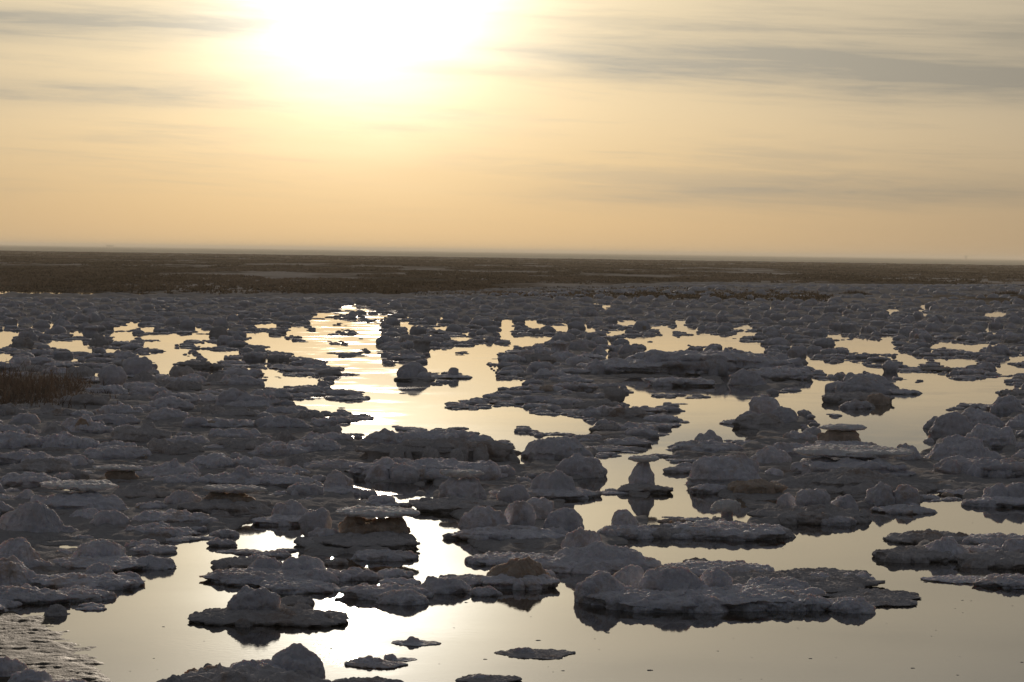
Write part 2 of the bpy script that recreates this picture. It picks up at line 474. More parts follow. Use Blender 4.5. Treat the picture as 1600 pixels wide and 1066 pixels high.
# ------------------------------------------------------------------ survey of the open water (traced shorelines)
WATERS = [
 [(0,519),(5,521),(25,520),(37,522),(17,526),(15,536),(0,544)],
 [(0,555),(15,554),(19,557),(12,563),(0,564)],
 [(54,512),(66,509),(69,505),(75,509),(72,514),(56,514)],
 [(70,534),(87,534),(107,536),(120,532),(129,535),(125,539),(135,544),(145,549),(130,549),(107,545),(97,545),(85,539)],
 [(174,514),(190,511),(202,510),(204,504),(215,507),(215,511),(200,515),(178,516)],
 [(176,520),(187,521),(200,520),(207,526),(206,531),(192,532),(175,531),(185,526)],
 [(114,521),(120,519),(131,518),(129,520),(120,524)],
 [(145,517),(156,515),(163,517),(155,520)],
 [(222,514),(230,512),(237,516),(260,514),(261,515),(250,518),(226,517)],
 [(279,515),(295,512),(307,512),(306,516),(287,516)],
 [(339,514),(350,513),(352,516),(346,517)],
 [(222,527),(237,524),(270,524),(285,526),(300,524),(322,525),(325,529),(317,531),(287,530),(284,537),(267,536),(272,545),(295,547),(291,551),(275,554),(287,559),(307,559),(287,564),(265,566),(266,579),(255,583),(247,575),(250,567),(229,564),(237,560),(236,555),(257,553),(261,547),(252,545),(225,542),(232,536),(257,534),(255,530),(225,530)],
 [(300,537),(322,539),(335,537),(337,542),(322,542),(307,539)],
 [(301,550),(320,548),(325,552),(345,552),(347,559),(339,566),(327,564),(325,557),(312,551)],
 [(345,551),(372,550),(372,553),(350,554)],
 [(120,581),(130,577),(145,584),(175,583),(162,589),(142,589),(122,586)],
 [(183,585),(192,580),(193,587),(184,587)],
 [(192,572),(201,569),(205,574)],
 [(62,564),(70,562),(72,566),(64,568)], [(327,583),(335,581),(339,584),(331,586)], [(378,570),(383,571),(387,575),(381,574)],
 # the broad channel in the middle
 [(377,522),(400,522),(415,520),(418,527),(445,531),(470,532),(478,527),(462,523),(448,520),(458,516),(455,512),(470,511),(474,516),(480,521),(497,521),(500,514),(486,508),(487,501),(525,500),(540,503),(560,505),(588,507),(591,515),(590,522),(597,530),(585,536),(580,542),(585,550),(595,558),(594,570),(595,574),(617,575),(622,567),(629,577),(624,590),(630,597),(617,602),(627,609),(620,616),(630,619),(668,617),(672,606),(690,604),(700,607),(715,604),(717,596),(735,593),(749,589),(735,587),(717,581),(715,575),(705,572),(697,578),(690,583),(668,580),(670,562),(680,548),(703,547),(710,544),(740,543),(750,540),(775,543),(800,542),(800,546),(785,549),(772,553),(757,570),(770,582),(775,595),(800,597),(808,592),(816,600),(800,604),(785,605),(777,605),(762,615),(735,622),(712,624),(695,627),(689,635),(700,643),(750,642),(785,637),(800,635),(819,641),(820,647),(840,650),(843,657),(857,660),(865,655),(872,650),(887,653),(900,655),(910,659),(922,663),(917,676),(895,676),(880,682),(865,692),(840,702),(818,713),(805,708),(800,702),(810,692),(800,687),(770,686),(757,676),(738,673),(735,668),(715,665),(700,668),(662,667),(637,665),(612,665),(600,661),(587,665),(560,677),(550,676),(540,676),(537,668),(562,661),(587,657),(605,655),(575,646),(552,645),(550,641),(545,636),(527,637),(520,645),(510,640),(495,639),(460,630),(480,627),(505,624),(520,630),(545,632),(560,630),(575,628),(585,625),(575,617),(590,615),(575,610),(535,607),(515,606),(525,602),(527,595),(537,589),(550,590),(569,586),(550,582),(540,580),(548,575),(535,572),(515,571),(513,563),(495,560),(490,558),(457,556),(470,553),(492,550),(485,547),(472,550),(442,549),(432,542),(400,537),(386,535),(395,532),(397,527),(385,526)],
 [(420,592),(437,592),(450,589),(480,591),(492,592),(496,596),(487,600),(477,600),(470,599),(462,602),(420,604),(417,597)],
 [(692,501),(705,498),(702,505),(695,505)], [(731,520),(750,522),(748,525),(735,523)], [(678,511),(717,513),(717,516),(680,514)],
 [(706,528),(732,528),(730,532),(712,531)], [(631,536),(640,538),(640,541)], [(405,509),(433,507),(432,511),(408,512)],
 [(540,481),(556,480),(554,484),(543,484)], [(560,486),(575,485),(577,489),(562,489)], [(498,490),(520,489),(522,494),(500,495)], [(573,494),(600,494),(598,498),(575,497)], [(530,487),(545,488),(545,491),(531,490)],
 [(642,510),(650,511),(662,515),(655,516),(645,513)], [(662,500),(669,503),(668,509),(663,508)], [(740,504),(755,500),(754,505),(742,507)],
 [(786,501),(797,501),(800,505),(797,512),(795,521),(800,526),(790,531),(783,530),(786,515)],
 [(800,529),(822,529),(860,528),(850,535),(835,536),(830,540),(815,540),(800,537)],
 [(820,506),(832,502),(845,509),(867,510),(895,510),(895,513),(872,511),(862,516),(852,517),(847,512),(832,512)],
 [(800,511),(812,512),(800,514)], [(820,520),(830,520),(829,523)],
 [(907,514),(927,514),(929,518),(917,517)],
 [(937,521),(950,522),(960,519),(975,517),(972,521),(955,524),(942,525)],
 [(971,505),(985,501),(991,506),(980,508),(972,507)], [(954,504),(963,502),(964,505),(956,507)], [(922,534),(930,532),(932,537),(924,537)],
 [(1019,514),(1035,510),(1050,516),(1045,520),(1035,519),(1032,515)],
 [(1056,502),(1072,502),(1065,506),(1070,514),(1087,517),(1082,520),(1065,517),(1060,510)],
 [(980,533),(985,531),(1007,529),(1035,526),(1040,522),(1050,526),(1052,532),(1060,532),(1067,527),(1082,526),(1100,522),(1117,526),(1150,530),(1155,536),(1185,537),(1195,547),(1185,551),(1160,551),(1155,544),(1132,541),(1122,536),(1110,535),(1100,541),(1085,541),(1075,536),(1070,541),(1057,549),(1025,550),(1010,550),(1015,544),(1005,537),(985,534)],
 [(1150,512),(1167,510),(1172,513),(1155,515)], [(1145,522),(1175,519),(1179,524),(1160,524)],
 [(910,610),(915,606),(920,609),(912,613)],
 [(976,604),(997,599),(1000,607),(1017,611),(1036,611),(1062,610),(1097,609),(1117,611),(1132,612),(1145,617),(1175,619),(1170,632),(1162,642),(1165,650),(1150,651),(1135,657),(1122,661),(1135,666),(1162,670),(1160,675),(1155,680),(1162,686),(1150,687),(1122,686),(1120,677),(1110,672),(1092,679),(1070,686),(1045,692),(1040,697),(1035,709),(1025,709),(1015,706),(1025,699),(1030,692),(1047,680),(1055,670),(1080,661),(1070,654),(1057,650),(1077,642),(1060,636),(1082,631),(1067,626),(1035,629),(1030,634),(1010,635),(990,635),(980,629),(962,626),(972,622),(992,620),(994,610),(984,607)],
 [(1267,564),(1282,565),(1292,570),(1312,571),(1320,565),(1342,570),(1355,576),(1372,575),(1375,582),(1397,584),(1400,587),(1387,592),(1375,585),(1350,577),(1339,585),(1325,584),(1317,579),(1307,580),(1300,584),(1290,584),(1287,577),(1272,572)],
 [(1232,554),(1240,546),(1255,545),(1259,555),(1266,561),(1255,561),(1245,556)], [(1205,554),(1220,554),(1220,557),(1208,557)],
 [(1296,539),(1310,535),(1335,534),(1336,530),(1345,529),(1362,534),(1372,537),(1382,536),(1389,531),(1392,535),(1391,545),(1375,549),(1370,549),(1345,550),(1330,550),(1325,542),(1305,541)],
 [(1302,526),(1317,524),(1324,529),(1307,530)], [(1322,560),(1342,557),(1340,561),(1327,562)], [(1372,561),(1385,559),(1390,552),(1389,557),(1385,564)],
 [(1400,562),(1407,554),(1422,556),(1430,561),(1447,562),(1444,567),(1430,569),(1427,574),(1420,572),(1417,566)],
 [(1457,544),(1472,535),(1487,537),(1510,541),(1537,541),(1527,551),(1517,546),(1497,545),(1475,542)],
 [(1461,562),(1487,564),(1497,561),(1517,562),(1527,567),(1517,571),(1495,574),(1477,572),(1470,567)],
 [(1565,569),(1571,566),(1575,572),(1600,576),(1600,581),(1582,584),(1570,580),(1552,577),(1567,575)],
 [(1542,490),(1567,488),(1567,494),(1542,495)], [(1532,496),(1541,496),(1538,499)], [(1345,494),(1359,492),(1355,497)], [(1376,494),(1386,492),(1382,497)], [(1509,490),(1518,486),(1513,490)], [(1254,496),(1261,497),(1256,499)], [(1274,521),(1280,523),(1279,526)], [(1438,489),(1447,490),(1440,493)], [(1223,512),(1231,511),(1226,516)], [(1300,513),(1309,515),(1306,518)],
 [(1217,618),(1247,615),(1262,612),(1265,602),(1275,596),(1302,596),(1305,600),(1295,603),(1300,608),(1312,620),(1305,624),(1292,626),(1290,631),(1282,635),(1292,641),(1315,645),(1355,646),(1355,654),(1370,656),(1380,647),(1391,639),(1380,627),(1385,623),(1415,623),(1444,617),(1425,611),(1392,606),(1395,602),(1405,597),(1412,598),(1424,594),(1410,590),(1410,585),(1425,583),(1440,585),(1452,583),(1465,587),(1477,589),(1480,594),(1505,596),(1530,598),(1536,594),(1560,591),(1583,589),(1570,595),(1565,600),(1582,607),(1555,609),(1545,613),(1542,615),(1555,622),(1560,630),(1550,631),(1535,629),(1500,628),(1490,634),(1480,637),(1465,645),(1450,655),(1448,662),(1455,672),(1440,680),(1438,688),(1436,695),(1430,702),(1422,698),(1420,692),(1410,690),(1400,692),(1395,697),(1385,699),(1370,695),(1355,690),(1363,684),(1352,677),(1350,670),(1345,666),(1322,663),(1310,664),(1290,665),(1278,670),(1280,675),(1275,679),(1265,672),(1280,668),(1288,662),(1275,650),(1265,640),(1260,634),(1250,638),(1240,641),(1222,639),(1218,630)],
 [(1547,641),(1560,640),(1557,650)], [(1551,689),(1565,686),(1562,697),(1555,696)],
 [(932,714),(950,719),(970,716),(977,711),(992,711),(990,720),(982,727),(982,737),(970,744),(980,749),(962,757),(940,762),(934,762),(939,757),(935,755),(945,745),(957,737),(960,730),(950,721)],
 [(1017,725),(1032,719),(1050,725),(1040,736),(1047,741),(1065,747),(1077,762),(1092,777),(1120,786),(1107,792),(1105,802),(1075,805),(1050,807),(1025,805),(1016,804),(1022,790),(1045,780),(1050,765),(1035,755),(1020,750),(1024,744),(1022,732)],
 [(912,785),(935,776),(960,777),(975,780),(981,791),(970,792),(957,799),(952,805),(940,806),(935,807),(920,800),(907,796),(920,790)],
 [(912,820),(935,815),(922,825)], [(1140,804),(1155,796),(1160,802),(1164,815),(1157,814),(1150,807)],
 [(552,757),(570,758),(577,765),(560,762)], [(590,773),(610,776),(630,777),(650,775),(640,781),(632,784),(615,780),(592,777)], [(667,761),(676,764),(672,767)],
 [(615,800),(630,796),(652,796),(667,804),(685,812),(692,828),(690,845),(680,848),(670,848),(660,841),(645,829),(625,827),(645,823),(640,816),(617,809)],
 [(665,852),(680,850),(700,857),(725,867),(735,875),(755,889),(745,896),(722,892),(695,900),(657,905),(650,902),(651,896),(630,885),(617,881),(640,876),(652,870),(645,864)],
 [(368,850),(390,834),(400,830),(415,827),(432,826),(445,835),(462,834),(479,831),(472,836),(457,839),(469,850),(440,855),(415,858),(400,858),(385,855)],
 [(522,897),(545,885),(551,891),(540,896)],
 [(272,854),(295,851),(325,845),(325,851),(312,859),(335,865),(367,867),(345,872),(322,882),(335,890),(340,896),(302,900),(300,907),(282,910),(300,911),(317,920),(345,922),(367,921),(360,940),(325,947),(302,955),(280,975),(282,982),(325,995),(357,1005),(362,1017),(337,1024),(305,1024),(280,1040),(265,1047),(245,1066),(235,1110),(225,1110),(205,1066),(165,1042),(150,1010),(130,980),(107,970),(115,960),(130,955),(140,960),(165,961),(177,945),(207,946),(222,932),(230,917),(225,910),(247,906),(270,890),(270,880),(257,871),(275,864)],
 [(417,1024),(430,1007),(475,997),(500,990),(522,977),(555,969),(540,962),(510,952),(510,945),(497,940),(522,932),(530,937),(550,946),(570,950),(595,954),(622,957),(665,950),(670,940),(687,939),(707,927),(735,930),(750,940),(775,940),(785,930),(800,928),(815,932),(832,927),(850,916),(875,907),(885,904),(886,912),(896,920),(890,927),(900,932),(897,946),(910,957),(917,961),(950,966),(975,970),(1015,975),(1020,980),(1050,994),(1072,987),(1075,981),(1100,980),(1120,985),(1142,980),(1145,972),(1175,970),(1200,973),(1237,971),(1280,971),(1292,965),(1305,966),(1330,976),(1360,975),(1377,960),(1380,955),(1405,957),(1440,949),(1420,940),(1437,937),(1425,934),(1442,931),(1422,925),(1380,920),(1375,911),(1365,897),(1337,892),(1310,890),(1260,889),(1217,885),(1200,881),(1135,877),(1107,870),(1065,870),(1025,867),(1005,872),(986,866),(992,856),(1000,851),(1025,855),(1075,855),(1135,855),(1150,856),(1155,849),(1182,847),(1200,850),(1247,836),(1225,825),(1245,824),(1272,844),(1295,834),(1330,835),(1332,822),(1322,818),(1360,810),(1407,812),(1460,810),(1470,804),(1460,795),(1442,790),(1465,787),(1477,785),(1497,790),(1505,799),(1545,801),(1562,811),(1585,812),(1600,806),(1760,806),(1760,830),(1600,835),(1570,834),(1542,842),(1535,836),(1470,832),(1445,825),(1417,824),(1400,829),(1375,842),(1385,847),(1400,855),(1375,856),(1348,870),(1370,881),(1407,892),(1440,894),(1462,901),(1510,896),(1515,899),(1472,904),(1438,905),(1517,917),(1575,929),(1600,935),(1760,950),(1760,1130),(640,1130),(632,1066),(625,1060),(600,1057),(570,1055),(520,1057),(507,1055),(500,1045),(517,1025),(510,1015),(477,1002),(457,1007),(430,1018)],
]
ISLETS = [   # dark islets lying inside those waters
 [(500,523),(520,519),(535,513),(555,515),(565,520),(560,525),(530,526),(505,526)], [(517,507),(530,503),(545,508),(540,511),(520,511)],
 [(556,529),(575,527),(590,531),(570,533),(560,532)], [(498,535),(515,532),(525,534),(535,530),(548,535),(562,538),(540,542),(525,540),(505,539)],
 [(516,546),(525,544),(533,546),(525,548)], [(502,552),(520,549),(555,550),(565,544),(575,542),(580,550),(590,555),(575,560),(560,558),(540,562),(525,560),(523,555)],
 [(583,604),(592,602),(602,604),(592,606)], [(452,531),(480,531),(497,534),(480,537),(455,535)], [(703,552),(715,547),(730,548),(738,552),(725,557),(708,556)],
 [(797,672),(803,665),(825,664),(845,674),(862,679),(855,686),(840,690),(828,686),(825,681),(805,682)],
 [(845,674),(862,675),(885,674),(895,676),(880,682),(862,682)],
 [(1007,533),(1020,531),(1023,535),(1012,537)], [(1017,619),(1022,612),(1050,612),(1100,615),(1122,621),(1100,625),(1050,625),(1022,625)],
 [(1282,648),(1300,644),(1337,650),(1307,656),(1290,655)], [(1425,600),(1430,593),(1445,592),(1450,598),(1465,597),(1467,600),(1450,602)],
 [(1253,627),(1265,624),(1280,627),(1265,629)],
 [(610,1005),(635,997),(644,995),(652,1000),(690,1006),(670,1010),(647,1014),(625,1010)],
 [(528,1037),(547,1030),(570,1026),(590,1027),(600,1022),(612,1021),(620,1026),(648,1030),(620,1033),(624,1041),(600,1047),(590,1052),(560,1051),(545,1044)],
 [(762,1021),(785,1018),(805,1017),(820,1011),(835,1013),(860,1018),(900,1024),(890,1030),(860,1030),(830,1026),(800,1027),(770,1024)],
 [(707,1063),(725,1058),(740,1052),(760,1053),(800,1060),(818,1066),(800,1074),(720,1074)],
 [(545,523),(550,522),(560,523),(552,525)],
]
# raster of the survey, half the photograph's resolution, padded so that the field runs on beyond the frame
SC, PAD_X, PAD_B = 0.5, 160, 64
RW, RH = int((W + 2 * PAD_X) * SC), int((H + PAD_B) * SC)
def fill_poly(mask, poly, val):
    p = (np.array(poly, float) + (PAD_X, 0)) * SC
    x0, y0 = np.maximum(np.floor(p.min(0)).astype(int) - 1, 0)
    x1, y1 = np.minimum(np.ceil(p.max(0)).astype(int) + 2, (RW, RH))
    if x1 <= x0 or y1 <= y0: return
    gx, gy = np.meshgrid(np.arange(x0, x1) + .5, np.arange(y0, y1) + .5)
    ins = np.zeros(gx.shape, bool)
    q = np.roll(p, -1, 0)
    for (ax, ay), (bx, by) in zip(p, q):
        if ay == by: continue
        c = ((ay > gy) != (by > gy)) & (gx < (bx - ax) * (gy - ay) / (by - ay) + ax)
        ins ^= c
    mask[y0:y1, x0:x1][ins] = val
water = np.zeros((RH, RW), bool)
_r = random.Random(5)
for _ in range(150):      # thin slivers of water between the far lumps
    x_, y_ = _r.uniform(-100, 1700), _r.uniform(478, 590); w_ = _r.uniform(5, 15) * (y_ - 420) / 110; h_ = w_ * .11 + 1.0
    WATERS.append([(x_ - w_, y_), (x_ - w_ * .3, y_ - h_), (x_ + w_, y_ - h_ * .2), (x_ + w_ * .2, y_ + h_ * .7)])
for q_ in WATERS: fill_poly(water, q_, True)
for q_ in ISLETS: fill_poly(water, q_, False)
pl = int(PAD_X * SC)
water[:, :pl] = water[:, pl:2 * pl][:, ::-1]
yy = np.arange(RH) / SC
FIELD_TOP = 463.0
dark = ~water
_xr = np.arange(RW) / SC - PAD_X
dark &= yy[:, None] >= (FIELD_TOP - 18.0 * np.clip((_xr - 620) / 480, 0, 1))[None, :]
def is_dark(px, py):
    i = np.clip(((np.asarray(px) + PAD_X) * SC).astype(int), 0, RW - 1); j = np.clip((np.asarray(py) * SC).astype(int), 0, RH - 1)
    return dark[j, i]

# ------------------------------------------------------------------ setting: lake bed, water, plain
def sheet(name, x0, x1, y0, y1, z, mat, nx=2, ny=2):
    gx, gy = np.meshgrid(np.linspace(x0, x1, nx), np.linspace(y0, y1, ny))
    V = np.stack([gx.ravel(), gy.ravel(), np.full(gx.size, z)], -1)
    i = np.arange(nx * ny).reshape(ny, nx)
    F = np.stack([i[:-1, :-1], i[:-1, 1:], i[1:, 1:], i[1:, :-1]], -1).reshape(-1, 4)
    return structure(link_mesh(name, V, F, mat, smooth=False))
sheet('ground', -15000, 15000, -3000, 30000, -0.40, GROUND)
sheet('lake_water', -70, 70, 2.0, 74 * K, 0.0, WATER)

# plain of scrub beyond the salt, rising a hand's breadth above the lake
def plain_height(x, y):
    base = 0.16 * np.clip((y / K - 66) / 6.0, 0, 1) - 0.09
    return base + 0.05 * pnoise(np.stack([x / 9, y / 14, 0 * x], -1)) * np.clip((y / K - 70) / 20, 0, 1)
ys = K * np.concatenate([np.linspace(65, 120, 50), np.geomspace(123, 480, 50)])
xs = np.linspace(-1, 1, 70)
gx = xs[None, :] * (40 + ys[:, None] * 0.75); gy = ys[:, None] + 0 * gx
gy = gy + 2.0 * pnoise(np.stack([gx / 11, 0 * gx, 0 * gx + 3], -1)) * (gy < 90 * K)
V = np.stack([gx, gy, plain_height(gx, gy)], -1).reshape(-1, 3)
i = np.arange(gx.size).reshape(gx.shape)
F = np.stack([i[:-1, :-1], i[:-1, 1:], i[1:, 1:], i[1:, :-1]], -1).reshape(-1, 4)
structure(link_mesh('plain', V, F, PLAIN))
sheet('far_salt_flat', -14000, 14000, 474 * K, 28000, -0.10, FARFLAT)
sheet('shore_ground', -60, 60, -80, 2.02, 0.004, CRUST, 40, 40)

# salt crust between the lumps: a low uneven sheet where the field is not open water
def box(a, n, axis):
    if n < 1: return a
    k = np.ones(2 * n + 1) / (2 * n + 1)
    return np.apply_along_axis(lambda v: np.convolve(np.pad(v, n, mode='edge'), k, 'valid'), axis, a)
dark0 = dark
dark = ~water
er = dark.copy()
sh = lambda a, dy: np.roll(a, dy, 0)
jj = np.arange(RH)
for k in range(1, 26):
    need = (0.085 * (jj / SC - HOR_Y) / CAM_H) * SC > k          # rows where a lump this tall spans k raster rows
    up = np.vstack([dark[:k][:1].repeat(k, 0), dark[:-k]])
    dn = np.vstack([dark[k:], dark[-1:].repeat(k, 0)])
    er &= np.where(need[:, None], up & dn, True)
for k in range(1, 30):
    need = np.maximum(6, (jj / SC - HOR_Y) * 0.08) * SC > k
    er &= np.where(need[:, None], np.roll(dark, k, 1) & np.roll(dark, -k, 1), True)
dark = dark0
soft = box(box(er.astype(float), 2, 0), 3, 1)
ds = [10.6]
while ds[-1] < 165: ds.append(ds[-1] + max(.05, .0017 * ds[-1]))
ds = np.array(ds)
cols = np.arange(-150, 1752, 4.2)
gpx0 = np.repeat(cols[None, :], len(ds), 0)
gp = np.stack([(gpx0 - W / 2) / FPX * ds[:, None], ds[:, None] + 0 * gpx0, 0 * gpx0], -1)
gpx, gpy, _ = project(gp.reshape(-1, 3))
gpx, gpy = gpx.reshape(gpx0.shape), gpy.reshape(gpx0.shape)
ii = np.clip(((gpx + PAD_X) * SC).astype(int), 0, RW - 1); j2 = np.clip((gpy * SC).astype(int), 0, RH - 1)
f = soft[j2, ii]
f = f * f * (3 - 2 * f)
strip_top = 461.0 - 19.0 * np.clip((gpx - 620) / 480, 0, 1) + 2.0 * pnoise(np.stack([gpx / 40, 0 * gpx, 0 * gpx + 7], -1))
f = np.where(gpy < 470, 1.0, f) * np.clip((gpy - strip_top) / 2.0, 0, 1)
rise = np.clip((468 - gpy) / 10, 0, 1)
f = f * np.clip((np.where(gpx < 150, 935, 900) - gpy) / 40, 0, 1)
live = f > .004
def on_live(fn):
    r = np.zeros(f.shape); r[live] = fn(gp[live]); return r
wl = np.clip(gp[..., 1] / 50, 1, 1.7)
nz = on_live(lambda p: 0.7 * fbm(p / 0.9, 2) + 0.75 * billow(p / 0.27, 2) + 0.45 * billow(p / 0.11 + 4, 1))
gp[..., 2] = -0.07 + f * (0.062 - 0.022 * np.clip((gp[..., 1] - 30) / 30, 0, 1) + 0.042 * nz * wl) + 0.10 * rise * (1 + .3 * nz)
i = np.arange(gpx.size).reshape(gpx.shape)
F = np.stack([i[:-1, :-1], i[:-1, 1:], i[1:, 1:], i[1:, :-1]], -1).reshape(-1, 4)
keep = (f.ravel()[F].max(1) > 0.01) & (gp[..., 2].ravel()[F].max(1) > -0.02)
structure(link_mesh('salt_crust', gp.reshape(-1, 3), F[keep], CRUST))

# wet rippled mud bar at the lower edge
mx = np.arange(-150, 270, 1.2); my = np.arange(946, 1120, 0.8)
gpx, gpy = np.meshgrid(mx, my)
gp = ground(gpx, gpy)
edge_x = 125 + (gpy - 955) * 0.85 + 26 * fbm(np.stack([gpy / 24, gpx / 60, 0 * gpy], -1))
f = np.minimum(np.clip((edge_x - gpx) / 80, -1, 1), np.clip((gpy - 946 - .08 * gpx - 10 * pnoise(np.stack([gpx / 26, 0 * gpx, 0 * gpx + 5], -1))) / 16, -1, 1))
rp = billow(gp * np.array([7, 9, 0.0]), 2)
fine = pnoise(gp * np.array([24, 13, 0.0]) + 5) + .6 * pnoise(gp * np.array([55, 30, 0.0]))
gp[..., 2] = -0.016 + 0.020 * f + 0.006 * rp + 0.0030 * fine * (0.6 + 0.8 * pnoise(gp * np.array([2.2, 3.0, 0.0]) + 3))
gp[..., 2] = np.where(f > -0.9, gp[..., 2], -0.06)
i = np.arange(gpx.size).reshape(gpx.shape)
F = np.stack([i[1:, :-1], i[1:, 1:], i[:-1, 1:], i[:-1, :-1]], -1).reshape(-1, 4)
structure(link_mesh('mud_bar', gp.reshape(-1, 3), F, MUD))

